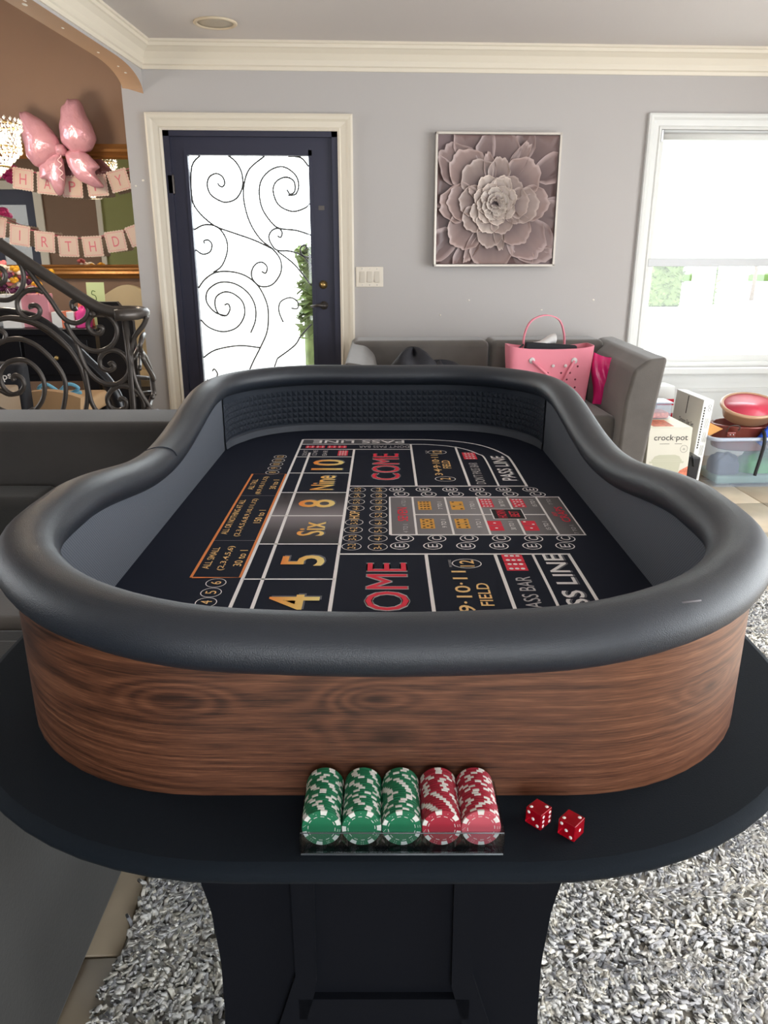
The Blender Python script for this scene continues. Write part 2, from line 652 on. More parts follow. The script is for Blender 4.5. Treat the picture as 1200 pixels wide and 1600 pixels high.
def ring(mb, cx, cy, rx, ry, wd, z, m=0, n=22):
    v = []
    for k in range(n):
        a = 2 * PI * k / n
        v.append((cx + rx * math.cos(a), cy + ry * math.sin(a), z))
        v.append((cx + (rx - wd) * math.cos(a), cy + (ry - wd) * math.sin(a), z))
    mb.add(v, [(2 * k, 2 * ((k + 1) % n), 2 * ((k + 1) % n) + 1, 2 * k + 1) for k in range(n)], m)


def line(mb, pts, wd, z, m=0):
    """flat printed line through points"""
    pts = [Vector(p) for p in pts]
    n = len(pts)
    v = []
    for i in range(n):
        d = (pts[min(n - 1, i + 1)] - pts[max(0, i - 1)]).normalized()
        q = Vector((-d.y, d.x)) * wd / 2
        v.append((pts[i].x + q.x, pts[i].y + q.y, z))
        v.append((pts[i].x - q.x, pts[i].y - q.y, z))
    mb.add(v, [(2 * i, 2 * i + 1, 2 * i + 3, 2 * i + 2) for i in range(n - 1)], m)


def copy_thing(o, loc=None):
    c = o.copy()
    COL.objects.link(c)
    for ch in o.children:
        d = ch.copy()
        COL.objects.link(d)
        d.parent = c
        for g in ch.children:
            e = g.copy()
            COL.objects.link(e)
            e.parent = d
    if loc is not None:
        c.location = loc
    return c


# ================================================================== THE ROOM
CEIL = 2.44
DX0, DX1, DZ = -1.03, -.013, 1.99          # door opening
WX0, WX1, WZ0, WZ1 = 1.925, 3.2, .60, 2.015  # window opening

# floor: base, then stone tiles laid as pieces
fl = struct('floor', MB().box(-5.2, 4.2, -3, 6.0, -.08, -.012), M['grout'])
T0 = .46
tile_me = None
for ix in range(-11, 9):
    for iy in range(0, 13):
        x, y = ix * T0 + .235, iy * T0 + .03
        if x < -4.6 or (iy < 1):
            continue
        if tile_me is None:
            o = MB().rbox(-T0 / 2 + .003, T0 / 2 - .003, -T0 / 2 + .003, T0 / 2 - .003, -.012, 0, .002, 1).build('tile', M['tile'], fl)
            tile_me = o.data
        else:
            o = link('tile', tile_me, fl)
        o.location = (x, y, rng.uniform(-.0006, .0002))

struct('ceiling', MB().prism([(-1.13, 5.15), (-1.86, -3), (3.75, -3), (3.75, 5.15)], CEIL, CEIL + .12), M['ceiling'])
struct('ceiling_dining', MB().box(-5.2, -1.2, -3, 6.1, 4.2, 4.3), M['ceiling'])

wb = MB()
wb.box(-1.24, DX0, 5, 5.15, 0, CEIL)
wb.box(DX0, DX1, 5, 5.15, DZ, CEIL)
wb.box(DX1, WX0, 5, 5.15, 0, CEIL)
wb.box(WX0, WX1, 5, 5.15, WZ1, CEIL)
wb.box(WX0, WX1, 5, 5.15, 0, WZ0)
wb.box(WX1, 4.2, 5, 5.15, 0, CEIL)
struct('wall_back', wb, M['wall'])
struct('wall_jamb', MB().box(-1.24, -1.13, 5.15, 5.9, 0, 4.2).box(-1.24, -1.13, 5.0, 5.15, CEIL, 4.2), M['wall'])
struct('wall_dining_back', MB().box(-5.2, -1.13, 5.9, 6.05, 0, 4.2), M['brown_wall'])
# dining side as seen in the mirror; the left wall's opening is added for daylight
dl = MB().box(-5.2, -5.05, -3, 2.2, 0, 4.2).box(-5.2, -5.05, 4.2, 5.9, 0, 4.2).box(-5.2, -5.05, 2.2, 4.2, 0, .9).box(-5.2, -5.05, 2.2, 4.2, 2.5, 4.2)
dl.box(-5.05, -4.55, .9, 1.0, 0, 4.2).box(-3.85, -3.1, .9, 1.0, 0, 4.2).box(-2.75, -2.2, .9, 1.0, 2.2, 4.2).box(-4.55, -3.85, .9, 1.0, 2.1, 4.2)
struct('wall_dining_front', dl, M['brown_wall'])
struct('wall_sage', MB().box(-3.1, -2.55, .92, 1.02, 0, 4.2), M['green_wall'])
dd = MB()
for a, b in ((-4.6, -4.5), (-3.9, -3.8)):
    dd.box(a, b, .99, 1.03, 0, 2.16)
dd.box(-4.6, -3.8, .99, 1.03, 2.08, 2.18)
for a, b in ((-3.12, -3.06), (-2.6, -2.52)):
    dd.box(a, b, 1.02, 1.05, 0, 4.2)
struct('trim_dining', dd, M['cream'])
dd = MB().box(-4.5, -4.38, .95, .98, 0, 2.08).box(-4.02, -3.9, .95, .98, 0, 2.08).box(-4.38, -4.02, .95, .98, 1.9, 2.08).box(-4.38, -4.02, .95, .98, 0, .4)
d3 = struct('door_2', dd, M['door_metal'])
MB().box(-4.38, -4.02, .96, .97, .4, 1.9).build('glass_pane', M['glass'], d3)

# right wall and rear wall, each with a wide opening out of view sized for the light; the rear one is added as fill
struct('wall_right', MB().box(3.6, 3.75, -3, -.9, 0, CEIL).box(3.6, 3.75, 3.5, 5.15, 0, CEIL).box(3.6, 3.75, -.9, 3.5, 2.36, CEIL).box(3.6, 3.75, -.9, 3.5, 0, .08), M['wall'])
struct('wall_rear', MB().box(-5.2, -.6, -3.0, -2.85, 0, 4.2).box(1.6, 3.75, -3.0, -2.85, 0, CEIL).box(-.6, 1.6, -3.0, -2.85, 2.35, CEIL).box(-.6, 1.6, -3.0, -2.85, 0, .2), M['wall'])
rw = MB().box(-.6, 1.6, -2.95, -2.9, .2, .27).box(-.6, 1.6, -2.95, -2.9, 2.28, 2.35)  # frame around the added rear opening
for x in (-.6, .465, 1.53):
    rw.box(x, x + .07, -2.95, -2.9, .2, 2.35)
struct('rear_fill_frame', rw, M['white_trim'])
rw = MB().box(3.63, 3.68, -.9, 3.5, .08, .15).box(3.63, 3.68, -.9, 3.5, 2.29, 2.36)
for y in (-.9, .5, 1.95, 3.43):
    rw.box(3.63, 3.68, y, y + .07, .08, 2.36)
struct('window_3', rw, M['white_trim'])

# arched header over the opening on the left (slightly out of square, as built)
HD = Vector((-.0936, -1, 0)).normalized()
HN = Vector((-HD.y, HD.x, 0)) * -1          # towards the dining side
H0 = Vector((-1.118, 5.0, 0))
if HN.x > 0:
    HN = -HN


def arch_z(s):
    if s > .42:
        return 2.288
    t = 1 - s / .42
    return 2.178 + .11 * math.sqrt(max(0, 1 - t ** 2.4))


ss = [.42 * (i / 14) ** 1.5 for i in range(15)] + [1, 2, 3.5, 7.8]
hb = MB()
v = []
for s_ in ss:
    p = H0 + HD * s_
    q = p + HN * .115
    z = arch_z(s_)
    v += [(p.x, p.y, 4.2), (p.x, p.y, z), (q.x, q.y, z), (q.x, q.y, 4.2)]
n = len(ss)
hb.add(v, [(4 * i, 4 * i + 1, 4 * i + 5, 4 * i + 4) for i in range(n - 1)], 0)
hb.add(v, [(4 * i + 1, 4 * i + 2, 4 * i + 6, 4 * i + 5) for i in range(n - 1)] + [(4 * i + 2, 4 * i + 3, 4 * i + 7, 4 * i + 6) for i in range(n - 1)], 1)
hb.add(v, [(0, 3, 2, 1)], 0)
wl = struct('wall_left', hb, [M['wall'], M['tan_soffit']])
sp = MB()
for s_, o_, r_ in ((.12, .05, .012), (.2, .06, .009), (.45, .07, .011), (.9, .055, .01), (1.25, .06, .016), (1.3, .035, .01)):
    p = H0 + HD * s_ + HN * o_
    sp.ball((p.x, p.y, arch_z(s_) + .0005), (r_ * .7, r_ * 1.6, .002), 0, 7, 4)
sp.build('spackle_patch', M['spackle'], wl)
sp = MB()
for x, z, r_ in ((-1.165, 1.72, .006), (-1.21, 1.69, .005), (.8, 1.03, .005), (1.27, .97, .005), (1.6, 1.03, .006), (.62, .94, .005)):
    sp.ball((x, 4.9995, z), (r_ * 1.4, .002, r_), 0, 7, 4)
sp.build('spackle_patch', M['spackle'], bpy.data.objects['wall_back'])


# crown moulding: profile swept along a straight run
CROWN = [(0, 0), (.008, 0), (.012, .018), (.02, .024), (.024, .05), (.04, .082), (.062, .102), (.07, .106), (.072, .122), (.08, .126), (.08, .138), (0, .138)]


def crown(name, p, q, nrm, m):
    mb = MB()
    v = []
    for e in (p, q):
        for d, z in CROWN:
            v.append((e.x + nrm.x * d, e.y + nrm.y * d, CEIL - .138 + z))
    k = len(CROWN)
    mb.add(v, [(i, (i + 1) % k, k + (i + 1) % k, k + i) for i in range(k)] + [tuple(range(k - 1, -1, -1)), tuple(range(k, 2 * k))])
    return struct(name, mb, m)


crown('trim_1', Vector((-1.118, 5.0, 0)), Vector((3.6, 5.0, 0)), Vector((0, -1, 0)), M['cream'])
crown('trim_2', H0 + HD * 0.0, H0 + HD * 7.8, -HN, M['cream'])


# moulded casings around the door and the window
def casing(name, x0, x1, z0, z1, wd, m, sill=False):
    """mitred casing with a stepped profile around an opening in the back wall"""
    prof = [(0, 0), (0, .012), (.012, .018), (.02, .012), (.05, .016), (.062, .026), (wd - .012, .03), (wd, .026), (wd, 0)]
    mb = MB()
    path = [((x0, z0), (-1, 0)), ((x0, z1), (-1, 1)), ((x1, z1), (1, 1)), ((x1, z0), (1, 0))]
    v = []
    for (x, z), (dx, dz) in path:
        for d, t in prof:
            v.append((x + dx * d, 5.0 - t, z + dz * d))
    k = len(prof)
    f = []
    for i in range(3):
        for j in range(k - 1):
            f.append((i * k + j, i * k + j + 1, (i + 1) * k + j + 1, (i + 1) * k + j))
    mb.add(v, f)
    return struct(name, mb, m)


casing('trim_3', DX0, DX1, 0, DZ, .09, M['cream'])
casing('trim_4', WX0, WX1, WZ0 - .02, WZ1, .085, M['white_trim'])
# baseboard and the white panelling under the window
struct('baseboard_back', MB().box(DX1 + .09, WX0 - .09, 4.985, 5, 0, .12), M['white_trim'])
struct('trim_5', MB().box(WX0 - .1, WX1 + .1, 4.93, 5.0, WZ0 - .035, WZ0 - .002).box(WX0 - .085, WX1 + .085, 4.982, 5, WZ0 - .10, WZ0 - .035).box(WX0 - .085, 3.6, 4.988, 5, 0, WZ0 - .10).box(WX0 - .085, 3.6, 4.975, 5, .44, .462).box(WX0 - .085, 3.6, 4.975, 5, 0, .1), M['white_trim'])

# ---- front door: dark metal frame, leaf, glass, scrollwork
door = struct('door_1', MB().box(DX0, DX0 + .035, 5.0, 5.12, 0, DZ).box(DX1 - .035, DX1, 5.0, 5.12, 0, DZ).box(DX0, DX1, 5.0, 5.12, DZ - .03, DZ), M['door_metal'])
GX0, GX1, GZ0, GZ1 = -.90, -.188, .30, 1.862
lf = MB()
lf.box(DX0 + .035, GX0, 5.03, 5.08, .01, DZ - .03)
lf.box(GX1, DX1 - .035, 5.03, 5.08, .01, DZ - .03)
lf.box(GX0, GX1, 5.03, 5.08, GZ1, DZ - .03)
lf.box(GX0, GX1, 5.03, 5.08, .01, GZ0)
lf.box(GX1, GX1 + .02, 5.022, 5.03, GZ0 - .02, GZ1 + .03).box(GX0 - .02, GX1 + .02, 5.022, 5.03, GZ1, GZ1 + .03).box(GX0 - .02, GX0, 5.022, 5.03, GZ0 - .02, GZ1)
lf.build('door_leaf', M['door_metal'], door)
MB().box(GX0, GX1, 5.04, 5.046, GZ0, GZ1).build('glass_pane', M['glass'], door)
DOOR_SCROLLS = [
    [(-0.738, 1.712), (-0.729, 1.698), (-0.710, 1.692), (-0.696, 1.712), (-0.706, 1.746), (-0.741, 1.765), (-0.783, 1.748), (-0.801, 1.704), (-0.787, 1.652), (-0.745, 1.620), (-0.694, 1.605), (-0.630, 1.628), (-0.591, 1.692), (-0.591, 1.770), (-0.623, 1.830), (-0.664, 1.863)],
    [(-0.324, 1.678), (-0.306, 1.652), (-0.277, 1.670), (-0.280, 1.724), (-0.328, 1.747), (-0.386, 1.723), (-0.408, 1.670), (-0.379, 1.592), (-0.297, 1.554), (-0.218, 1.574), (-0.190, 1.600)],
    [(-0.319, 1.646), (-0.273, 1.652), (-0.252, 1.700), (-0.270, 1.759), (-0.338, 1.804), (-0.415, 1.788), (-0.476, 1.729), (-0.492, 1.651), (-0.477, 1.567), (-0.429, 1.494), (-0.379, 1.457), (-0.275, 1.445), (-0.188, 1.418)],
    [(-0.450, 1.862), (-0.542, 1.793), (-0.579, 1.711), (-0.587, 1.615), (-0.559, 1.494), (-0.499, 1.395), (-0.423, 1.333), (-0.380, 1.270), (-0.383, 1.194), (-0.440, 1.124), (-0.513, 1.115), (-0.558, 1.156), (-0.562, 1.207), (-0.533, 1.249), (-0.493, 1.258), (-0.465, 1.230), (-0.476, 1.194), (-0.500, 1.204)],
    [(-0.832, 1.862), (-0.885, 1.803), (-0.898, 1.650), (-0.876, 1.566), (-0.780, 1.475), (-0.666, 1.432), (-0.539, 1.389), (-0.423, 1.336)],
    [(-0.898, 1.448), (-0.832, 1.477), (-0.755, 1.463), (-0.708, 1.395), (-0.706, 1.321), (-0.744, 1.239), (-0.800, 1.198)],
    [(-0.898, 1.332), (-0.857, 1.306), (-0.811, 1.321), (-0.797, 1.364), (-0.819, 1.389), (-0.845, 1.383), (-0.840, 1.368)],
    [(-0.898, 1.105), (-0.855, 1.157), (-0.786, 1.198), (-0.694, 1.203), (-0.603, 1.179), (-0.527, 1.118), (-0.478, 1.014), (-0.472, 0.922), (-0.487, 0.829), (-0.533, 0.735), (-0.593, 0.627), (-0.656, 0.489)],
    [(-0.898, 0.912), (-0.850, 0.864), (-0.764, 0.837), (-0.675, 0.863), (-0.623, 0.936), (-0.626, 1.014), (-0.676, 1.066), (-0.735, 1.082), (-0.790, 1.054), (-0.803, 1.002), (-0.784, 0.949), (-0.738, 0.936), (-0.711, 0.975), (-0.720, 1.008), (-0.744, 1.002)],
    [(-0.738, 0.936), (-0.803, 0.956), (-0.852, 1.015), (-0.851, 1.073), (-0.819, 1.112), (-0.757, 1.140), (-0.672, 1.131), (-0.595, 1.079), (-0.553, 1.001), (-0.554, 0.909), (-0.589, 0.829)],
    [(-0.394, 1.414), (-0.374, 1.405), (-0.363, 1.433), (-0.385, 1.457), (-0.425, 1.445), (-0.446, 1.408), (-0.432, 1.364), (-0.397, 1.329), (-0.318, 1.324), (-0.240, 1.295), (-0.189, 1.235)],
    [(-0.226, 1.333), (-0.215, 1.346), (-0.231, 1.361), (-0.255, 1.339), (-0.247, 1.302), (-0.214, 1.289), (-0.190, 1.295)],
    [(-0.398, 1.324), (-0.295, 1.245), (-0.193, 1.119)],
    [(-0.379, 0.895), (-0.403, 0.961), (-0.391, 1.020), (-0.329, 1.046), (-0.283, 1.020), (-0.285, 0.980), (-0.325, 0.981)],
    [(-0.898, 0.675), (-0.819, 0.723), (-0.668, 0.749), (-0.533, 0.735)],
    [(-0.849, 0.587), (-0.835, 0.601), (-0.817, 0.566), (-0.846, 0.532), (-0.89, 0.53)],
    [(-0.426, 0.666), (-0.458, 0.584), (-0.490, 0.487), (-.50, .32)],
    [(-0.310, 1.862), (-0.235, 1.855), (-0.190, 1.807)],
    [(-0.200, 0.881), (-0.270, 0.808), (-0.313, 0.747), (-0.426, 0.666)],
    [(-0.656, 0.489), (-0.70, 0.40), (-.71, .32)],
]
for pl in DOOR_SCROLLS:
    MB().tube(catmull([(x, 5.062, z) for x, z in pl], 4), .0052, 6).build('scroll', M['door_iron'], door)
kn = MB().lathe([(0.0001, 0), (.024, 0), (.026, .006), (.015, .012), (.012, .022), (0.0001, .024)], 14, T=Matrix.Translation((-.117, 5.03, 1.125)) @ Matrix.Rotation(R(90), 4, 'X'))
kn.build('deadbolt', M['brass'], door, label='round brass deadbolt')
hn = MB().lathe([(0.0001, 0), (.026, 0), (.026, .008), (.011, .012), (.011, .045), (0.0001, .046)], 12, T=Matrix.Translation((-.115, 5.03, 1.0)) @ Matrix.Rotation(R(90), 4, 'X'))
hn.tube([(-.115, 4.99, 1.0), (-.15, 4.985, 1.003), (-.20, 4.99, .995)], [.011, .009, .006], 8)
hn.build('lever_handle', M['iron'], door)
MB().box(-.135, -.10, 5.024, 5.03, 1.56, 1.585).build('latch_plate', M['iron'], door)
for z in (1.70, .35):
    MB().rbox(-1.025, -.985, 5.0, 5.03, z - .055, z + .055, .006, 1).build('hinge', M['iron'], door)

# ---- window: sash, panes, roller shade
win = struct('window_1', MB().box(WX0, WX0 + .03, 5.02, 5.12, WZ0, WZ1).box(WX1 - .03, WX1, 5.02, 5.12, WZ0, WZ1).box(WX0, WX1, 5.02, 5.12, WZ1 - .03, WZ1).box(WX0, WX1, 5.02, 5.12, WZ0, WZ0 + .03), M['white_trim'])
MB().box(WX0 + .03, WX0 + .06, 5.06, 5.1, WZ0 + .03, 1.3).box(WX1 - .06, WX1 - .03, 5.06, 5.1, WZ0 + .03, 1.3).box(WX0 + .03, WX1 - .03, 5.06, 5.1, 1.27, 1.31).box(WX0 + .03, WX1 - .03, 5.06, 5.1, WZ0 + .03, WZ0 + .07).build('window_sash', M['white_trim'], win)
MB().box(WX0 + .06, WX1 - .06, 5.078, 5.082, WZ0 + .07, 1.27).build('pane', M['glass'], win)
MB().box(WX0 + .03, WX1 - .03, 5.098, 5.102, 1.31, WZ1 - .03).build('pane', M['glass'], win)
sh = thing('roller_shade', 'white roller shade half lowered over the window at the right', 'window shade', (2.55, 5.01, 2.0))
MB().tube([(-.605, .0, -.02), (.61, .0, -.02)], .02, 12).build('roller_tube', M['white_trim'], sh)
MB().box(-.60, .605, .012, .014, -.735, -.02).build('shade_cloth', M['shade'], sh)
MB().rbox(-.615, .615, .0, .022, -.768, -.722, .004, 1).build('bottom_bar', M['shade_bar'], sh, label='pale grey bottom bar')
for a in (-.614, .614):
    MB().box(a - .006, a + .006, -.015, .02, -.05, .012).build('bracket', M['chrome'], sh)

# ---- switch plate (three rockers) and ceiling speaker
sw = thing('light_switch', 'ivory three gang light switch plate right of the front door', 'light switch', (.172, 5.0, 1.172))
MB().rbox(-.085, .085, -.007, 0, -.06, .06, .003, 1).build('wall_plate', M['plastic_white'], sw)
for i, x in enumerate((-.046, 0, .046)):
    T = Matrix.Translation((x, -.007, 0)) @ Matrix.Rotation(R(-4), 4, 'X')
    MB().rbox(-.016, .016, -.004, .003, -.033, .033, .0015, 1, T=T).build('rocker', M['switch_rocker'], sw)
    sc = MB()
    for z in (-.048, .048):
        sc.ball((x, -.007, z), (.003, .0015, .003), 0, 7, 4)
    sc.build('screw', M['chrome'], sw)
cs = thing('ceiling_speaker', 'round cream ceiling speaker set in the ceiling near the crown moulding', 'speaker', (-.63, 4.6, CEIL))
MB().lathe([(.112, 0), (.112, -.006), (.105, -.010), (.094, -.008), (.092, 0)], 36).build('trim_ring', M['lamp_trim'], cs)
MB().lathe([(.0001, -.005), (.05, -.005), (.092, -.003), (.092, 0)], 36).build('grille', M['lamp_grille'], cs)

# ================================================================== OUTSIDE
struct('ground_outside', MB().box(-40, 60, 5.16, 75, -.2, -.1), M['stone'])
lw = MB()
lw.rbox(12, 34, 42, 46, -.1, .25, .02, 1)
tag(lw.build('lawn_edge', M['lawn']), 'green strip of lawn beyond the paving outside the window', 'lawn')


def leafy(name, x0, x1, y0, y1, z0, z1, n, label, cat='hedge', leaf=.07, seed=1):
    g = np.random.default_rng(seed)
    mb = MB()
    for i in range(n):
        side = g.integers(0, 3)
        p = np.array([g.uniform(x0, x1), g.uniform(y0, y1), g.uniform(z0, z1)])
        if side == 0:
            p[1] = y0 + g.uniform(0, .12)
        elif side == 1:
            p[2] = z1 - g.uniform(0, .1)
        a, b = g.uniform(0, 6.28), g.uniform(-.8, .8)
        u = np.array([math.cos(a), math.sin(a) * .6, b])
        w_ = np.array([-math.sin(a), math.cos(a), g.uniform(-.6, .6)]) * .5
        u *= leaf * g.uniform(.6, 1.3)
        w_ *= leaf * g.uniform(.6, 1.2)
        mb.add([p - u, p + w_, p + u, p - w_], [(0, 1, 2, 3)])
    t = thing(name, label, cat, (0, 0, 0))
    mb.build('leaves', M['hedge'], t, kind='stuff')
    MB().rbox(x0 + .04, x1 - .04, y0 + .08, y1 - .04, -.1, z1 - .06, .05, 1).build('core', M['hedge'], t)
    return t


leafy('hedge', 8.5, 9.45, 21.6, 22.4, -.1, 1.7, 1100, 'clipped green hedge seen through the window left of the white porch post', seed=3)
leafy('shrub', 10.25, 10.62, 22, 22.6, -.1, 1.7, 500, 'narrow green shrub seen through the window right of the white porch post', 'shrub', seed=5)
leafy('bush', -.40, .06, 7.3, 7.8, .55, 1.36, 700, 'green bush seen through the right edge of the door glass', 'bush', seed=9)
pc = thing('porch_post', 'square white porch post outside the window', 'post', (3.82, 8.3, -.1))
MB().rbox(-.09, .09, -.09, .09, .12, 2.7, .01, 1).build('shaft', M['white_trim'], pc)
MB().rbox(-.12, .12, -.12, .12, 0, .14, .01, 1).build('base', M['white_trim'], pc)
gw = thing('garden_wall', 'low pinkish brick planter far beyond the paving', 'planter', (16.2, 33.5, -.1))
MB().rbox(-1.0, 1.0, -.35, .35, 0, .55, .02, 1).build('brick_body', M['brick'], gw)
MB().rbox(-1.05, 1.05, -.4, .4, .551, .62, .02, 1).build('coping', M['stone'], gw)
tr = thing('garden_tree', 'thin dark tree beyond the brick planter outside', 'tree', (12.9, 24.5, -.1))
MB().tube([(0, 0, 0), (.03, 0, .9), (-.08, 0, 1.7), (.05, 0, 3.0)], [.07, .055, .05, .04], 8).tube([(-.03, 0, 1.3), (.25, .05, 2.2)], [.04, .02], 6).build('trunk', M['bark'], tr)
cw = MB()
for i in range(700):
    a = rng.normal(0, .45, 3)
    p = Vector((a[0], a[1], 3.2 + a[2] * .8))
    u = Vector(rng.normal(0, .06, 3))
    w_ = Vector(rng.normal(0, .05, 3))
    cw.add([p - u, p + w_, p + u, p - w_], [(0, 1, 2, 3)])
cw.build('crown', M['hedge'], tr, kind='stuff')

# ================================================================== GAMES TABLE (black cloth top on hourglass legs)
CYT = 1.548
TW = W(0, CYT, 0)
tb = thing('games_table', 'long black cloth covered table with rounded ends carrying the craps box', 'table', TW, YAW)
poly = rrect(.557, .972, .415, 16)
slab = MB()
prof = [(-.012, .740), (-.002, .743), (0, .7485), (-.003, .756), (-.012, .760)]
n = len(poly)
v = []
for d, z in prof:
    for (x, y) in rrect(.557 + d, .972 + d, .415 + d, 16):
        v.append((x, y, z))
f = []
for i in range(len(prof) - 1):
    for k in range(n):
        q = (k + 1) % n
        f.append((i * n + k, i * n + q, (i + 1) * n + q, (i + 1) * n + k))
slab.add(v, f, 0, True)
slab.add(v[-n:], [tuple(range(n))])
slab.add(v[:n], [tuple(range(n - 1, -1, -1))])
slab.build('tabletop', M['table_cloth'], tb)


def hw(z):
    pts = [(0, .33), (.06, .285), (.13, .25), (.22, .236), (.33, .235), (.42, .242), (.50, .257), (.58, .285), (.66, .325), (.74, .36)]
    for (a, p), (b, q) in zip(pts, pts[1:]):
        if z <= b:
            t = (z - a) / (b - a)
            t = t * t * (3 - 2 * t) * .4 + t * .6
            return p + (q - p) * t
    return pts[-1][1]


zs = [.0125 + i * .7275 / 30 for i in range(31)]
for yy, sgn in ((.85 - CYT, 1), (2.245 - CYT, -1)):
    pn = MB()
    outl = [(hw(z) - .006, z) for z in zs] + [(-hw(z) - .002, z) for z in reversed(zs)]
    T = Matrix.Translation((0, yy + .05 * sgn, 0)) @ Matrix.Rotation(R(90), 4, 'X')
    pn.prism(outl, 0, .05 * sgn, T=T)
    leg = pn.build('leg', M['leg_black'], tb)
    fr = MB()
    yf = yy - .012 * sgn
    for s_ in (-1, 1):
        fr.prism([(s_ * .095, .74), (s_ * .13, .74), (s_ * .128, .32), (s_ * .215, .02), (s_ * .165, .02), (s_ * .098, .30)][::-s_], 0, .012, T=Matrix.Translation((0, min(yf, yy) + .012, 0)) @ Matrix.Rotation(R(90), 4, 'X'))
    fr.box(-.125, .125, min(yf, yy), min(yf, yy) + .012, .235, .275)
    fr.build('leg_frame', M['leg_black'], leg)
MB().rbox(-.05, .05, .90 - CYT, 2.195 - CYT, .18, .30, .006, 1).build('stretcher', M['leg_black'], tb)

# ================================================================== CRAPS BOX on the table
CB = thing('craps_box', 'walnut sided craps box with padded black rail on the black table', 'craps table', (TW.x, TW.y, .76), YAW)
ZB = .76


def gb(u):
    u = min(1, abs(u))
    return .5 * (1 + math.cos(PI * u))


def railz(x, y):
    """height of the rail's centre line above the floor, dipping in the middle of each side"""
    ax = abs(x) - .15
    ay = abs(y) - .536
    if ay > ax:
        lo = .9356 if y < 0 else .9519
        return .9547 - (.9547 - lo) * gb(x / .4675)
    return .9547 - (.9547 - .9003) * gb(y / .46) ** .8


outer = densify(rrect(.465, .865, .27, 14), .03)
outer = outer[len(outer) // 2 - 14:] + outer[:len(outer) // 2 - 14]
inner = densify(rrect(.452, .852, .257, 14), .03)


def band(mb, poly, ztop, zbot, nz=4, flip=False, m=0):
    n = len(poly)
    per = 0
    v, uv = [], []
    for i in range(n + 1):
        x, y = poly[i % n]
        if i:
            a, b = Vector(poly[i - 1]), Vector(poly[i % n])
            per += (a - b).length
        zt = ztop(x, y)
        for j in range(nz + 1):
            z = zbot + (zt - zbot) * j / nz
            v.append((x, y, z))
            uv.append((per, z))
    f = []
    for i in range(n):
        for j in range(nz):
            q = (i * (nz + 1) + j, (i + 1) * (nz + 1) + j, (i + 1) * (nz + 1) + j + 1, i * (nz + 1) + j + 1)
            f.append(q[::-1] if flip else q)
    o = mb.add(v, f, m, True)
    for k, c in enumerate(uv):
        mb.uv[o + k] = c


ww = MB()
band(ww, outer, lambda x, y: railz(x, y) - ZB - .012, 0)
ww.build('wood_side', M['walnut'], CB, label='walnut veneer side wall')
li = MB()
band(li, inner, lambda x, y: railz(x, y) - ZB - .012, .02, flip=True)
for k in li.uv:
    li.uv[k] = (li.uv[k][0] * 330, li.uv[k][1] * 330)
li.build('side_lining', M['lining'], CB, label='grey woven lining on the inner walls')

# padded rail
path = densify(rrect(.4677, .8542, .318, 16), .025)
rl = MB()
n = len(path)
v = []
SD = 20
for i in range(n):
    x, y = path[i]
    a, b = Vector(path[i - 1]), Vector(path[(i + 1) % n])
    d = (b - a).normalized()
    nx, ny = d.y, -d.x
    z = railz(x, y) - ZB
    for k in range(SD):
        t = 2 * PI * k / SD
        c, s_ = math.cos(t), math.sin(t)
        e = 1.0
        v.append((x + nx * .0385 * c, y + ny * .0385 * c, z + .0305 * s_))
f = []
for i in range(n):
    j = (i + 1) % n
    for k in range(SD):
        q = (k + 1) % SD
        f.append((i * SD + k, j * SD + k, j * SD + q, i * SD + q))
rl.add([(p[0] - .0008, p[1], p[2]) for p in v], f, 0, True)
rail = rl.build('padded_rail', M['vinyl'], CB, label='black leatherette padded arm rail')
# the joint in the leatherette, left side
sm = MB()
cx, cy = -.4677, 1.545 - CYT
sm.tube([(cx + .039 * math.cos(R(a)), cy + .012 * math.sin(R(a * 2)), railz(cx, cy) - ZB + .031 * math.sin(R(a))) for a in range(20, 161, 14)], .0011, 5)
sm.build('seam', M['rubber'], rail)
sc = MB()
for px, py, L_ in ((.31, -.848, .02), (.20, -.86, .03), (.10, -.862, .008)):
    z = railz(px, py) - ZB
    sc.tube([(px - L_ / 2, py + .003, z + .0275), (px + L_ / 2, py + .006, z + .0285)], .0009, 5)
sc.build('scuff', M['p_dim'], rail)

# rubber bumper with pyramids round the far end and the near end
fl_in = .02


def end_path(off, sgn, n=64):
    """points and outward normals along the inner wall of one end"""
    hx, hy, r = .452 - off, .852 - off, .257 - off
    L0 = .02
    segs = []
    pts = []
    a = hx - r
    total = 2 * L0 + PI * r + 2 * a
    for i in range(n + 1):
        s_ = total * i / n
        if s_ < L0:
            p, q = (hx, hy - r - L0 + s_), (1, 0)
        elif s_ < L0 + PI * r / 2:
            t = (s_ - L0) / r
            p, q = (hx - r + r * math.cos(t), hy - r + r * math.sin(t)), (math.cos(t), math.sin(t))
        elif s_ < L0 + PI * r / 2 + 2 * a:
            t = s_ - L0 - PI * r / 2
            p, q = (hx - r - t, hy), (0, 1)
        elif s_ < L0 + PI * r + 2 * a:
            t = (s_ - L0 - PI * r / 2 - 2 * a) / r + PI / 2
            p, q = (-hx + r + r * math.cos(t), hy - r + r * math.sin(t)), (math.cos(t), math.sin(t))
        else:
            t = s_ - (L0 + PI * r + 2 * a)
            p, q = (-hx, hy - r - t), (-1, 0)
        pts.append(((p[0], p[1] * sgn), (q[0], q[1] * sgn)))
    return pts


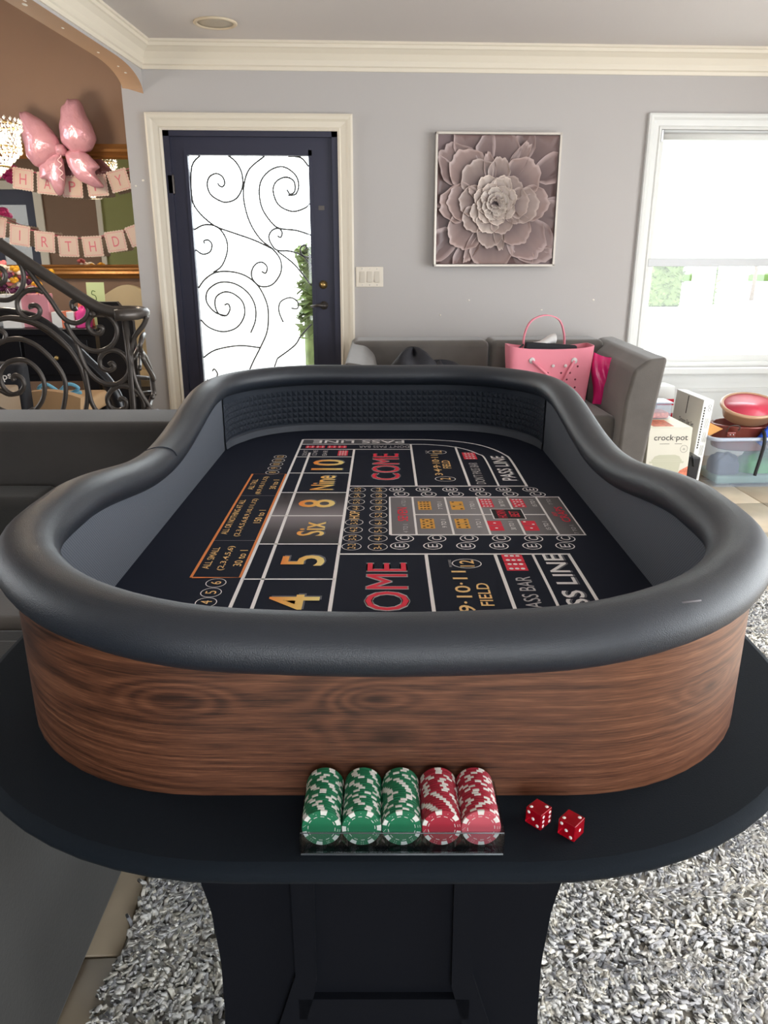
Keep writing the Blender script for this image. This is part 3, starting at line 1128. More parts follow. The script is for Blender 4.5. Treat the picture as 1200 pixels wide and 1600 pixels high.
for sgn in (1, -1):
    NP = 72
    ep = end_path(.004, sgn, NP)
    bs = MB()
    v = []
    for p, q in ep:
        zt = railz(*p) - ZB - .015
        v += [(p[0], p[1], .022), (p[0], p[1], zt)]
    f = [(2 * i, 2 * i + 1, 2 * i + 3, 2 * i + 2) for i in range(NP)]
    bs.add(v, f if sgn > 0 else [q[::-1] for q in f], 0, True)
    st = MB()
    v = []
    for i_, (p, q) in enumerate(ep):
        tp_ = min(1, (i_ + .5) / 7, (NP - i_ + .5) / 7)
        v += [(p[0], p[1], .040), (p[0] - q[0] * .012 * tp_, p[1] - q[1] * .012 * tp_, .038), (p[0] - q[0] * .018 * tp_, p[1] - q[1] * .018 * tp_, .0215)]
    f = []
    for i in range(NP):
        f += [(3 * i, 3 * i + 1, 3 * i + 4, 3 * i + 3), (3 * i + 1, 3 * i + 2, 3 * i + 5, 3 * i + 4)]
    st.add(v, f, 0, False)
    bm_ = bs.build('rubber_bumper', M['rubber'], CB, label='black rubber bumper studded with pyramids')
    st.build('bumper_strip', M['lining'], bm_)
    py = MB()
    rows = 6
    for r_ in range(rows):
        z0 = .044 + r_ * .0172
        z1 = z0 + .0165
        for i in range(NP):
            (p0, q0), (p1, q1) = ep[i], ep[i + 1]
            c = ((p0[0] + p1[0]) / 2, (p0[1] + p1[1]) / 2)
            qn = ((q0[0] + q1[0]) / 2, (q0[1] + q1[1]) / 2)
            k = .06
            a0 = (p0[0] + (p1[0] - p0[0]) * k, p0[1] + (p1[1] - p0[1]) * k)
            a1 = (p1[0] - (p1[0] - p0[0]) * k, p1[1] - (p1[1] - p0[1]) * k)
            ap = (c[0] - qn[0] * .006, c[1] - qn[1] * .006, (z0 + z1) / 2)
            py.add([(*a0, z0), (*a1, z0), (*a1, z1), (*a0, z1), ap], [(0, 1, 4), (1, 2, 4), (2, 3, 4), (3, 0, 4)])
    py.build('rubber_pyramids', M['rubber'], bm_, kind='stuff')

# cloth floor with the printed layout
fe = MB()
fe.prism(rrect(.452, .852, .257, 14), .0, .02)
felt = fe.build('layout_felt', M['felt'], CB, label='navy black cloth printed with the craps layout')
Z1, Z2, Z3 = .0204, .0207, .0210


def L(x, y):
    return (x, y - CYT)


def TX(x, y, z=Z3, ang=90):
    return Matrix.Translation((x, y - CYT, z)) @ Matrix.Rotation(R(ang), 4, 'Z')


prints = {}


class Pieces:
    """every printed word, line or panel becomes a piece of its own"""
    def __init__(s):
        s.all = []

    def add(s, *a, **k):
        mb = MB()
        mb.add(*a, **k)
        s.all.append(mb)

    def flat(s, poly, z, m=0, T=None):
        s.add([(x, y, z) for x, y in poly], [tuple(range(len(poly)))], m, False, T)


def pm(name):
    if name not in prints:
        prints[name] = Pieces()
    return prints[name]


# silver areas
b = pm('silver_panel')
b.flat([L(-.243, 1.378), L(-.085, 1.378), L(-.085, 1.716), L(-.243, 1.716)], Z1, 0)
b = pm('centre_panel')
b.flat([L(.013, 1.431), L(.4, 1.431), L(.4, 1.681), L(.013, 1.681)], Z1, 0)
b = pm('pass_line_panel')
wl_ = pm('white_lines')
LW = .0062
for mir in (1, -1):
    my = lambda y: CYT + mir * (y - CYT)
    P = lambda x, y: L(x, my(y))
    out = [(-.243, 2.256), (.063, 2.256), (.15, 2.249), (.215, 2.231), (.268, 2.196), (.308, 2.142), (.334, 2.075), (.343, 2.01), (.343, 1.768)]
    inn = [(-.243, 2.194), (.076, 2.195), (.14, 2.188), (.195, 2.167), (.235, 2.13), (.262, 2.08), (.275, 2.028), (.276, 1.768)]
    oc, ic = catmull([(*p, 0) for p in out], 5), catmull([(*p, 0) for p in inn], 5)
    line(wl_, [P(p.x, p.y) for p in oc], LW, Z2)
    line(wl_, [P(p.x, p.y) for p in ic], LW * .8, Z2)
    line(wl_, [P(-.243, 2.133), P(.078, 2.133)], LW * .8, Z2)
    line(wl_, [P(.078, 2.197), P(.078, 1.768)], LW, Z2)
    line(wl_, [P(.206, 2.165), P(.206, 1.768)], LW, Z2)
    line(wl_, [P(-.085, 1.768), P(.346, 1.768)], LW, Z2)
    line(wl_, [P(-.243, 2.048), P(-.085, 2.048)], LW * .8, Z2)
    for k in (1, 2):
        line(wl_, [P(-.243, CYT + .168 * k), P(-.085, CYT + .168 * k)], LW * .8, Z2)
    # grey wash of the pass line
    b = pm('pass_line_panel')
    b.flat([P(-.243, 2.197), P(.06, 2.197), P(.06, 2.253), P(-.243, 2.253)][::mir], Z1, 0)
line(wl_, [L(-.243, CYT), L(-.085, CYT)], LW * .8, Z2)
for x in (-.243, -.208):
    line(wl_, [L(x, CYT - .708), L(x, CYT + .708 - (.16 if x > -.22 else 0))], LW, Z2)
line(wl_, [L(-.085, CYT - .585), L(-.085, CYT + .585)], LW, Z2)

# place numbers
SH = pm('letter_shadow')
gd = pm('gold_numerals')
for t, x, y, w_, h in (('4', -.145, 1.120, .056, .082), ('5', -.147, 1.296, .050, .078), ('Six', -.147, 1.466, .083, .055),
                       ('8', -.150, 1.632, .056, .082), ('Nine', -.148, 1.797, .122, .055), ('10', -.148, 1.964, .104, .083)):
    text(SH, t, TX(x + .003, y + .004, Z2), w_ * 1.06, h, 0, .012)
    text(gd, t, TX(x, y), w_, h, 0, .012)
# come
rd = pm('red_lettering')
for y in (1.153, 1.952):
    for dx, dy in ((.0022, .002), (-.0022, -.002), (.0022, -.002), (-.0022, .002)):
        text(pm('silver_outline'), 'COME', TX(.005 + dx, y + dy, Z2 + dx * .01), .262, .070)
    text(rd, 'COME', TX(.005, y, Z3 + .0001), .262, .070)
wt = pm('silver_lettering')
dm = pm('grey_lettering')
# pass line, don't pass bar, field : near and far
for y0, far in ((1.105, 0), (1.935, 1)):
    for dx, mb_, z in ((.004, SH, Z2), (0, wt, Z3)):
        text(mb_, 'PASS LINE', TX(.310 + dx, y0 + .07 * (1 - far) + .0, z), .24 if far else .30, .036, 0, .012)
text(dm, "DON'T PASS BAR", TX(.236, 1.885), .20, .024)
text(dm, "DON'T PASS BAR", TX(.238, 1.095), .255, .028)
text(wt, 'PASS LINE', TX(-.075, 2.226, Z3, 180), .27, .036, 0, .01)
text(dm, "DON'T PASS BAR", TX(.0, 2.163, Z3, 180), .145, .026)
g2 = pm('gold_lettering')
for t, w_, y0 in (('FIELD', .088, 1.150), ('FIELD', .08, 1.968)):
    text(g2, t, TX(.165, y0), w_, .021, 0, .01)
for (yc) in (1.282, 2.10):
    k = 1 if yc < 1.5 else .62
    ring(wl_, .149, yc - CYT, .027, .022, .0018, Z2)
    text(g2, '12', TX(.149, yc), .030, .026, 0, .01)
    text(dm, 'PAYS DOUBLE', TX(.119, yc), .034, .005)
text(g2, '9\u00b710\u00b711', TX(.131, 1.165), .165, .026, 0, .01)
text(g2, '3\u00b74\u00b79\u00b710\u00b711', TX(.139, 1.965), .205, .020, 0, .008)
ring(wl_, .152, 1.83 - CYT, .026, .022, .0018, Z2)
text(g2, '2', TX(.152, 1.83), .016, .026, 0, .01)


# printed dice
def pip_layout(n_):
    return {1: [(0, 0)], 2: [(-1, -1), (1, 1)], 3: [(-1, -1), (0, 0), (1, 1)], 4: [(-1, -1), (1, -1), (-1, 1), (1, 1)], 5: [(-1, -1), (1, -1), (-1, 1), (1, 1), (0, 0)], 6: [(-1, -1), (1, -1), (-1, 1), (1, 1), (-1, 0), (1, 0)]}[n_]


def print_die(x, y, n_, s_, base, pipm, turn=False):
    b_ = pm(base)
    b_.flat([L(x - s_ / 2, y - s_ / 2), L(x + s_ / 2, y - s_ / 2), L(x + s_ / 2, y + s_ / 2), L(x - s_ / 2, y + s_ / 2)], Z2, 0)
    v, f = [], []
    r_ = s_ * .11
    for a, c in pip_layout(n_):
        if turn:
            a, c = -c, a
        f.append(tuple(range(len(v), len(v) + 8)))
        v += [(x + a * s_ * .27 + r_ * math.cos(k), y - CYT + c * s_ * .27 + r_ * math.sin(k), Z3) for k in [i * PI / 4 for i in range(8)]]
    pm(pipm).add(v, f)


for y in (1.268, 1.308):
    print_die(.236, y, 6, .038, 'red_panel', 'white_pips', True)
for y in (2.040, 2.078):
    print_die(.236, y, 6, .036, 'red_panel', 'white_pips', True)
for y in (2.075, 2.104):
    print_die(-.115, y, 6, .028, 'red_panel', 'white_pips', True)
for x in (-.213, -.184, -.150, -.121):
    print_die(x, 2.163, 4, .026, 'red_panel', 'white_pips')
for t, x in (("DON'T", -.221), ('COME', -.193), ('BAR', -.165)):
    text(dm, t, TX(x, 2.091), .058, .013)
# centre propositions
pf = pm('panel_lines')
line(wl_, [L(.013, 1.431), L(.4, 1.431), L(.4, 1.681), L(.013, 1.681), L(.013, 1.431)], .006, Z2)
line(pf, [L(.065, 1.556), L(.345, 1.556)], .005, Z2)
for x in (.065, .139, .212, .281, .348):
    line(pf, [L(x, 1.433), L(x, 1.679)], .0045, Z2)
b = pm('black_panel')
b.flat([L(.232, 1.526), L(.299, 1.526), L(.299, 1.592), L(.232, 1.592)], Z2 + .0001, 0)
line(wl_, [L(.232, 1.526), L(.299, 1.526), L(.299, 1.592), L(.232, 1.592), L(.232, 1.526)], .003, Z3)
text(rd, 'HORN', TX(.252, 1.559, Z3 + .0002), .052, .020, 0, .01)
text(rd, 'BET', TX(.279, 1.559, Z3 + .0002), .036, .020, 0, .01)
text(rd, 'SEVEN', TX(.040, 1.558), .09, .022, 0, .012)
text(dm, '4 TO 1', TX(.044, 1.468), .05, .010)
text(dm, '4 TO 1', TX(.044, 1.640), .05, .010)
text(rd, 'ANY', TX(.366, 1.558), .03, .010, 0, .01)
text(rd, 'CRAPS', TX(.382, 1.558), .10, .018, 0, .012)
text(dm, '7 TO 1', TX(.385, 1.462), .05, .009)
text(dm, '7 TO 1', TX(.372, 1.650), .05, .009)
for x, y, a, c, base, pip, pay in ((.09, 1.498, 5, 5, 'gold_panel', 'black_pips', '9 TO 1'), (.162, 1.498, 4, 4, 'gold_panel', 'black_pips', '9 TO 1'),
                                   (.09, 1.618, 6, 6, 'gold_panel', 'black_pips', '7 TO 1'), (.162, 1.618, 2, 2, 'gold_panel', 'black_pips', '7 TO 1'),
                                   (.229, 1.485, 1, 1, 'red_panel', 'white_pips', '30 TO 1'), (.300, 1.485, 1, 2, 'red_panel', 'white_pips', '15 TO 1'),
                                   (.229, 1.636, 6, 6, 'red_panel', 'white_pips', '30 TO 1'), (.300, 1.636, 5, 6, 'red_panel', 'white_pips', '15 TO 1')):
    print_die(x, y - .0155, a, .029, base, pip, True)
    print_die(x, y + .0155, c, .029, base, pip, True)
    text(wt, pay, TX(x + .034, y), .05, .010)
# hop bets and the C / E spots
gh = pm('gold_small_lettering')
for i, t in enumerate(('2-2', '3-2', '4-2', '3-3', None, '4-4', '5-3', '5-4', '5-5')):
    y = 1.367 + i * .0464
    if t:
        ring(wl_, -.062, y - CYT, .019, .0195, .0013, Z2)
        text(gh, t, TX(-.062, y), .026, .015)
    else:
        text(gh, 'HOP', TX(-.063, y), .05, .022, 0, .008)
for i, t in enumerate(('3-1', '4-1', '5-1', '6-1', '5-2', '4-3', '6-2', '6-3', '6-4')):
    y = 1.365 + i * .0466
    ring(wl_, -.012, y - CYT, .019, .0195, .0013, Z2)
    text(gh, t, TX(-.012, y), .026, .015)
for i in range(6):
    xe = .030 + i * .0632
    for ye, yc, sg in ((1.370, 1.410, 1), (1.740, 1.702, -1)):
        ring(wl_, xe, ye - CYT, .0185, .0185, .0022, Z2)
        ring(wl_, xe + .0105, yc - CYT, .0185, .0185, .0022, Z2)
        text(wt, 'E', TX(xe, ye), .016, .019)
        text(wt, 'C', TX(xe + .0105, yc), .018, .019)
# all small / all tall
og = pm('orange_lines')
line(og, [L(-.331, 1.219), L(-.248, 1.219), L(-.248, 1.875), L(-.333, 1.875), L(-.333, 1.219)], .005, Z2)
for y in (1.399, 1.691):
    line(pm('dim_lines'), [L(-.331, y), L(-.248, y)], .0018, Z2)
gs = pm('pale_gold_lettering')
for t, x, y, w_, h in (('ALL SMALL', -.317, 1.309, .105, .013), ('(2,3,4,5,6)', -.289, 1.309, .118, .014), ('30 to 1', -.263, 1.308, .078, .015),
                       ('ALL OR NOTHING AT ALL', -.319, 1.546, .225, .013), ('(2,3,4,5,6,8,9,10,11,12)', -.291, 1.544, .245, .014), ('150 to 1', -.264, 1.543, .084, .015),
                       ('ALL TALL', -.317, 1.782, .085, .013), ('(8,9,10,11,12)', -.293, 1.776, .148, .014), ('30 to 1', -.265, 1.782, .078, .015)):
    text(gs, t, TX(x, y), w_, h, 0, .006)
for t, y in (('3', 1.081), ('4', 1.119), ('5', 1.157), ('6', 1.196), ('8', 1.890), ('9', 1.930), ('10', 1.970), ('11', 2.009), ('12', 2.049)):
    ring(wl_, -.285, y - CYT, .0175, .0185, .0014, Z2)
    text(gs, t, TX(-.285, y), .012 if len(t) == 1 else .018, .018)
PMAT = {'silver_panel': 'p_fade', 'centre_panel': 'p_prop', 'pass_line_panel': 'p_pass', 'white_lines': 'p_white', 'letter_shadow': 'p_shadow', 'gold_numerals': 'p_gold',
        'silver_outline': 'p_grey', 'red_lettering': 'p_red', 'silver_lettering': 'p_white', 'grey_lettering': 'p_grey', 'gold_lettering': 'p_gold2', 'red_panel': 'p_red',
        'white_pips': 'p_white', 'gold_panel': 'p_goldbox', 'black_pips': 'p_black', 'panel_lines': 'p_white', 'black_panel': 'p_black', 'gold_small_lettering': 'p_gold2',
        'orange_lines': 'p_orange', 'dim_lines': 'p_dim', 'pale_gold_lettering': 'p_gold2'}
ONE = {'silver_panel': 'silver_panel', 'centre_panel': 'silver_panel', 'pass_line_panel': 'silver_panel', 'white_lines': 'white_line', 'letter_shadow': 'letter_shadow',
       'gold_numerals': 'gold_numeral', 'silver_outline': 'silver_outline', 'red_lettering': 'red_word', 'silver_lettering': 'silver_word', 'grey_lettering': 'grey_word',
       'gold_lettering': 'gold_word', 'red_panel': 'red_die_print', 'white_pips': 'white_pips', 'gold_panel': 'gold_die_print', 'black_pips': 'black_pips', 'panel_lines': 'white_line',
       'black_panel': 'black_panel', 'gold_small_lettering': 'gold_word', 'orange_lines': 'orange_line', 'dim_lines': 'grey_line', 'pale_gold_lettering': 'gold_word'}
for k, pc in prints.items():
    for mb_ in pc.all:
        mb_.build(ONE[k], M[PMAT[k]], felt)

# ================================================================== CHIP TRAY, CHIPS, DICE
tx0, tx1, ty0, ty1 = -.080, .1145, .597, .6755
tp = W((tx0 + tx1) / 2, (ty0 + ty1) / 2, .7605)
tray = thing('chip_tray', 'clear acrylic poker chip tray against the walnut side', 'chip tray', tp, YAW)
hxx, hyy = (tx1 - tx0) / 2, (ty1 - ty0) / 2
MB().rbox(-hxx, hxx, -hyy, hyy, 0, .003, .0008, 1).build('base', M['acrylic'], tray)
MB().rbox(-hxx, hxx, -hyy - .001, -hyy + .0022, 0, .026, .0008, 1).build('front_wall', M['acrylic'], tray)
MB().rbox(-hxx, hxx, hyy - .0025, hyy, 0, .012, .0008, 1).build('back_wall', M['acrylic'], tray)
for s_ in (-1, 1):
    MB().rbox(s_ * hxx - .0015, s_ * hxx + .0015, -hyy, hyy, 0, .024, .0008, 1).build('side_wall', M['acrylic'], tray)
cxs = [-.0605, -.0215, .0170, .0560, .0940]
tr_ = MB()
for a, b in zip(cxs, cxs[1:]):
    m_ = (a + b) / 2 - (tx0 + tx1) / 2
    tr_.prism([(m_ - .008, .003), (m_ + .008, .003), (m_ + .0008, .012), (m_ - .0008, .012)], -hyy + .004, hyy - .004, T=Matrix.Rotation(R(90), 4, 'X') @ Matrix.Scale(-1, 4, (0, 0, 1)))
tr_.build('divider', M['acrylic'], tray)
ed = MB()
ed.tube([(-hxx, -hyy - .001, .001), (hxx, -hyy - .001, .001)], .0011, 6)
ed.tube([(-hxx, -hyy - .001, .026), (hxx, -hyy - .001, .026)], .0006, 6)
ed.build('polished_edge', mat('acrylic_edge', (120, 126, 132), .2, trans=.5), tray)


def chip_mesh(colm, facem):
    mb = MB()
    NS = 36
    r0, r1, h = .0192, .0150, .0032
    spots = set()
    for k in range(6):
        spots |= {k * 6, k * 6 + 1}
    v = []
    for z in (0, h):
        for r_ in (r1, r0 - .0004):
            v += [(r_ * math.cos(2 * PI * k / NS), r_ * math.sin(2 * PI * k / NS), z) for k in range(NS)]
    for z in (.0006, h - .0006):
        v += [(r0 * math.cos(2 * PI * k / NS), r0 * math.sin(2 * PI * k / NS), z) for k in range(NS)]
    B = lambda ring_, k: ring_ * NS + k % NS
    for k in range(NS):
        m_ = 1 if k in spots else 0
        mb_f = [((B(0, k), B(0, k + 1), B(1, k + 1), B(1, k))), (B(1, k), B(1, k + 1), B(4, k + 1), B(4, k)), (B(4, k), B(4, k + 1), B(5, k + 1), B(5, k)),
                (B(5, k), B(5, k + 1), B(3, k + 1), B(3, k)), (B(3, k), B(3, k + 1), B(2, k + 1), B(2, k))]
        for q in mb_f:
            mb.f.append(q)
            mb.m.append(m_)
            mb.sm.append(False)
    mb.v = v
    mb.f += [tuple(B(0, k) for k in range(NS))[::-1], tuple(B(2, k) for k in range(NS))]
    mb.m += [2, 2]
    mb.sm += [False, False]
    # dashed ring and small dice marks on the face
    for k in range(12):
        a0, a1 = 2 * PI * (k + .18) / 12, 2 * PI * (k + .72) / 12
        am = (a0 + a1) / 2
        ra, rb = .0128, .0134
        z = h + .00006
        mb.add([(ra * math.cos(a0), ra * math.sin(a0), z), (ra * math.cos(am), ra * math.sin(am), z), (ra * math.cos(a1), ra * math.sin(a1), z),
                (rb * math.cos(a1), rb * math.sin(a1), z), (rb * math.cos(am), rb * math.sin(am), z), (rb * math.cos(a0), rb * math.sin(a0), z)], [(0, 5, 4, 1), (1, 4, 3, 2)][::1], 1)
        mb.f[-1] = mb.f[-1][::-1]
        mb.f[-2] = mb.f[-2][::-1]
    for k in range(6):
        a = 2 * PI * (k * 6 + 4) / NS
        cx_, cy_ = .0167 * math.cos(a), .0167 * math.sin(a)
        for (u, w_) in pip_layout(k + 1):
            x = cx_ + (u * math.cos(a) - w_ * math.sin(a)) * .0010
            y = cy_ + (u * math.sin(a) + w_ * math.cos(a)) * .0010
            q = .0003
            mb.add([(x - q, y - q, h + .00006), (x + q, y - q, h + .00006), (x + q, y + q, h + .00006), (x - q, y + q, h + .00006)], [(0, 1, 2, 3)], 1)
    me = bpy.data.meshes.new('poker_chip')
    me.from_pydata(mb.v, [], mb.f)
    for q in (colm, M['chip_white'], facem):
        me.materials.append(q)
    me.polygons.foreach_set('material_index', mb.m)
    me.update()
    return me


chip_g = chip_mesh(M['chip_green'], M['chip_green'])
chip_r = chip_mesh(M['chip_red'], M['chip_red'])
chip_p = chip_mesh(M['chip_rose'], M['chip_rose'])
ORD = ['frontmost', 'second', 'third', 'fourth', 'fifth', 'sixth', 'seventh', 'eighth', 'ninth', 'tenth', 'eleventh', 'twelfth', 'thirteenth', 'fourteenth', 'fifteenth', 'sixteenth', 'seventeenth', 'eighteenth', 'nineteenth', 'rearmost']
ROWN = ['leftmost row', 'second row from left', 'middle row', 'second row from right', 'rightmost row']
spin0 = [12, 52, 28, 30, 22]
for c in range(5):
    base = chip_g if c < 3 else chip_r
    for k in range(20):
        me = chip_p if (c == 4 and k == 0) else base
        o = link('poker_chip', me)
        colr = 'green' if c < 3 else ('rose red' if me is chip_p else 'red')
        where = ' from the front' if 0 < k < 19 else ''
        tag(o, '%s %s poker chip%s, %s of the tray' % (ORD[k], colr, where, ROWN[c]), 'poker chip', 'green and red poker chips standing in the tray')
        y = .6095 + k * .00332 - .0032
        x = cxs[c] + rng.uniform(-.0003, .0003) + (.002 if c in (0,) else 0) * -k / 20 * .5
        z = .7636 + .0193 + rng.uniform(0, .0005) + k * .00003
        sp_ = R(spin0[c]) if k == 0 else R(rng.uniform(0, 60) if rng.random() < .6 else spin0[c] + k * 9)
        o.matrix_world = Matrix.Translation(W(x, y + .0032, z)) @ Matrix.Rotation(YAW, 4, 'Z') @ Matrix.Rotation(R(86.5), 4, 'X') @ Matrix.Rotation(sp_, 4, 'Z')


def die(label, x, y, ang, faces):
    s_ = .0190
    t = thing('die', label, 'die', W(x, y, .7605), YAW + R(ang), 'red dice on the black table top')
    MB().rbox(-s_ / 2, s_ / 2, -s_ / 2, s_ / 2, 0, s_, .0012, 2).build('cube_body', M['dice'], t)
    pp = MB()
    r_ = .00185
    fr_ = {'top': Matrix.Translation((0, 0, s_ + .0001)), 'left': Matrix.Translation((0, -s_ / 2 - .0001, s_ / 2)) @ Matrix.Rotation(R(90), 4, 'X'),
           'right': Matrix.Translation((s_ / 2 + .0001, 0, s_ / 2)) @ Matrix.Rotation(R(90), 4, 'Z') @ Matrix.Rotation(R(90), 4, 'X'),
           'rear': Matrix.Translation((0, s_ / 2 + .0001, s_ / 2)) @ Matrix.Rotation(R(-90), 4, 'X'), 'back': Matrix.Translation((-s_ / 2 - .0001, 0, s_ / 2)) @ Matrix.Rotation(R(-90), 4, 'Z') @ Matrix.Rotation(R(90), 4, 'X')}
    for k, n_ in faces.items():
        for (u, w_) in pip_layout(n_):
            if (k == 'back' and n_ == 3) or (k == 'top' and n_ == 2):
                u = -u
            pp.lathe([(r_, 0), (r_ * .9, .0002), (.00001, .0003)], 12, T=fr_[k] @ Matrix.Translation((u * .0055, w_ * .0055, 0)))
    pp.build('pips', M['pip'], t)
    return t


die('red translucent die showing six on its right, nearer the chip tray', .157, .6415, 44, {'top': 2, 'back': 3, 'left': 6, 'rear': 1, 'right': 4})
die('red translucent die showing one on its right, farther from the chip tray', .1865, .6255, 46, {'top': 2, 'back': 3, 'left': 1, 'rear': 6, 'right': 4})

# ================================================================== SHAG RUG
RX0, RX1, RY0, RY1 = -.515, 1.55, .62, 2.95
rg = thing('shag_rug', 'grey and cream flecked shag rug under the black table', 'rug', (0, 0, 0), YAW)
MB().rbox(RX0, RX1, RY0, RY1, 0, .012, .004, 1).build('backing', mat('rug_backing', (170, 166, 158), .9), rg)


def rug_pile():
    g = np.random.default_rng(5)
    N = 62000
    xy = np.stack([g.uniform(RX0, RX1, N), g.uniform(RY0, RY1, N)], 1)
    legs = (np.abs(xy[:, 0]) < .345) & ((np.abs(xy[:, 1] - .862) < .045) | (np.abs(xy[:, 1] - 2.233) < .045))
    xy = xy[~legs]
    N = len(xy)
    hid = (np.abs(xy[:, 0]) < .42) & (xy[:, 1] > 1.5) & (xy[:, 1] < 2.5)
    xy = xy[~hid | (g.random(N) < .3)]
    N = len(xy)
    # smooth fields that bend the yarn in clumps
    ph = g.uniform(0, 6.28, (6, 2))
    kx = g.normal(0, 16, (6, 2))
    fld = sum(np.sin(xy @ kx[i] + ph[i, 0]) for i in range(6)) / 2.4
    ang = fld * 2.4 + g.normal(0, .8, N)
    lean = np.abs(g.normal(.85, .2, N)).clip(.3, 1.2)
    ln = g.uniform(.015, .025, N)
    rad = g.uniform(.0036, .0054, N)
    d = np.stack([np.cos(ang), np.sin(ang)], 1)
    base = np.concatenate([xy, np.full((N, 1), .010)], 1)
    mid = base.copy()
    mid[:, :2] += d * (ln * lean * .35)[:, None]
    mid[:, 2] += ln * .50
    tip = mid.copy()
    tip[:, :2] += d * (ln * lean * .9)[:, None]
    tip[:, 2] += ln * (.20 - .22 * lean)
    rings = []
    side = np.stack([-d[:, 1], d[:, 0], np.zeros(N)], 1)
    fw = np.stack([d[:, 0], d[:, 1], np.zeros(N)], 1)
    upv = np.tile(np.array([0, 0, 1.]), (N, 1))
    for c, a, b, k in ((base, side, fw, .8), (mid, side, fw * .7 - upv * .7, 1.1), (tip, side, upv, .75)):
        for q in range(4):
            t = q * PI / 2 + PI / 4
            rings.append(c + (a * math.cos(t) + b * math.sin(t)) * (rad * k)[:, None])
    V = np.stack(rings, 1).reshape(-1, 3)          # N x 12
    loc = []
    for r_ in range(2):
        for q in range(4):
            loc.append((r_ * 4 + q, r_ * 4 + (q + 1) % 4, r_ * 4 + 4 + (q + 1) % 4, r_ * 4 + 4 + q))
    loc.append((8, 9, 10, 11))
    F = (np.array(loc)[None] + (np.arange(N) * 12)[:, None, None]).reshape(-1, 4)
    me = bpy.data.meshes.new('pile')
    me.vertices.add(len(V))
    me.vertices.foreach_set('co', V.ravel())
    me.loops.add(F.size)
    me.loops.foreach_set('vertex_index', F.ravel().astype(np.int32))
    me.polygons.add(len(F))
    me.polygons.foreach_set('loop_start', np.arange(len(F), dtype=np.int32) * 4)
    me.polygons.foreach_set('use_smooth', np.ones(len(F), bool))
    me.update(calc_edges=True)
    kk = g.normal(0, 9, (5, 2))
    f2 = sum(np.sin(xy @ kk[i] + i) for i in range(5)) / 3
    u = g.random(N) + f2 * .18
    pal = np.array([srgb(c) for c in ((164, 165, 169), (204, 203, 204), (228, 227, 223), (244, 241, 234), (250, 245, 232))])
    idx = np.digitize(u, [.12, .34, .60, .85])
    colr = pal[idx]
    ca = me.color_attributes.new('yarn', 'FLOAT_COLOR', 'POINT')
    cc = np.ones((N, 12, 4), np.float32)
    cc[:, :, :3] = colr[:, None, :]
    ca.data.foreach_set('color', cc.ravel())
    me.materials.append(mat('shag_yarn', (200, 196, 190), .9, vc='yarn'))
    return me


link('pile', rug_pile(), rg, kind='stuff')

# ================================================================== SOFAS
# sectional with a chaise at the left of the table (its frame follows the table)
so = thing('chaise_sofa', 'dark grey chaise sofa standing left of the black table', 'sofa', W(-1.25, 1.3, 0), YAW)
ox, oy = 1.25, -1.3


def SB(x0, x1, y0, y1, z0, z1, r=.02, seg=3):
    return MB().rbox(x0 + ox, x1 + ox, y0 + oy, y1 + oy, z0, z1, r, seg)


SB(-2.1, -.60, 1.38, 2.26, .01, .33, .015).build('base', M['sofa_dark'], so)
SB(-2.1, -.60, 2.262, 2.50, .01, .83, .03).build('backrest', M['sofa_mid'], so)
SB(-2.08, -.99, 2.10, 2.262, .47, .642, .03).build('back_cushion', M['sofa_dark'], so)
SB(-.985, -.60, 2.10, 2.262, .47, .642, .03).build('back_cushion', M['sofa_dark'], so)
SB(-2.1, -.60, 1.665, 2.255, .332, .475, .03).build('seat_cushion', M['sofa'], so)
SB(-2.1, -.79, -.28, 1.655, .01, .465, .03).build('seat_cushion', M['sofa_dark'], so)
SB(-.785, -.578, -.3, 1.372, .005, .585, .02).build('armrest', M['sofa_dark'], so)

# sofa along the back wall
sf = thing('wall_sofa', 'charcoal velvet sofa along the grey wall under the flower picture', 'sofa', (.86, 4.4, 0))


def at(mb, dx=-.86, dy=-4.4):
    mb.v = [(x + dx, y + dy, z) for x, y, z in mb.v]
    return mb


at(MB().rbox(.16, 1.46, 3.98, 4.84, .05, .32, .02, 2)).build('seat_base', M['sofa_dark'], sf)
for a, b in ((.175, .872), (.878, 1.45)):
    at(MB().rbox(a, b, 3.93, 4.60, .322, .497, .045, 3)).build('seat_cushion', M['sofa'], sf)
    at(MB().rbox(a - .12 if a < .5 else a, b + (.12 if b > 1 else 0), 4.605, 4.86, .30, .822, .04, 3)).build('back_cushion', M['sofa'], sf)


def arm(sec0, sec1, y0, y1):
    """flared sofa arm between a front and a back section given as (x, z) outlines, with softened edges"""
    bm = bmesh.new()
    a = [bm.verts.new((x, y0, z)) for x, z in sec0]
    b_ = [bm.verts.new((x, y1, z)) for x, z in sec1]
    k = len(a)
    bm.faces.new(a)
    bm.faces.new(b_[::-1])
    for i in range(k):
        bm.faces.new((a[(i + 1) % k], a[i], b_[i], b_[(i + 1) % k]))
    bmesh.ops.recalc_face_normals(bm, faces=bm.faces[:])
    bmesh.ops.bevel(bm, geom=bm.edges[:], offset=.02, segments=3, profile=.5, affect='EDGES')
    bm.verts.index_update()
    mb = MB()
    mb.add([tuple(q.co) for q in bm.verts], [tuple(q.index for q in f.verts) for f in bm.faces], 0, True)
    bm.free()
    mb.wn = True
    return mb


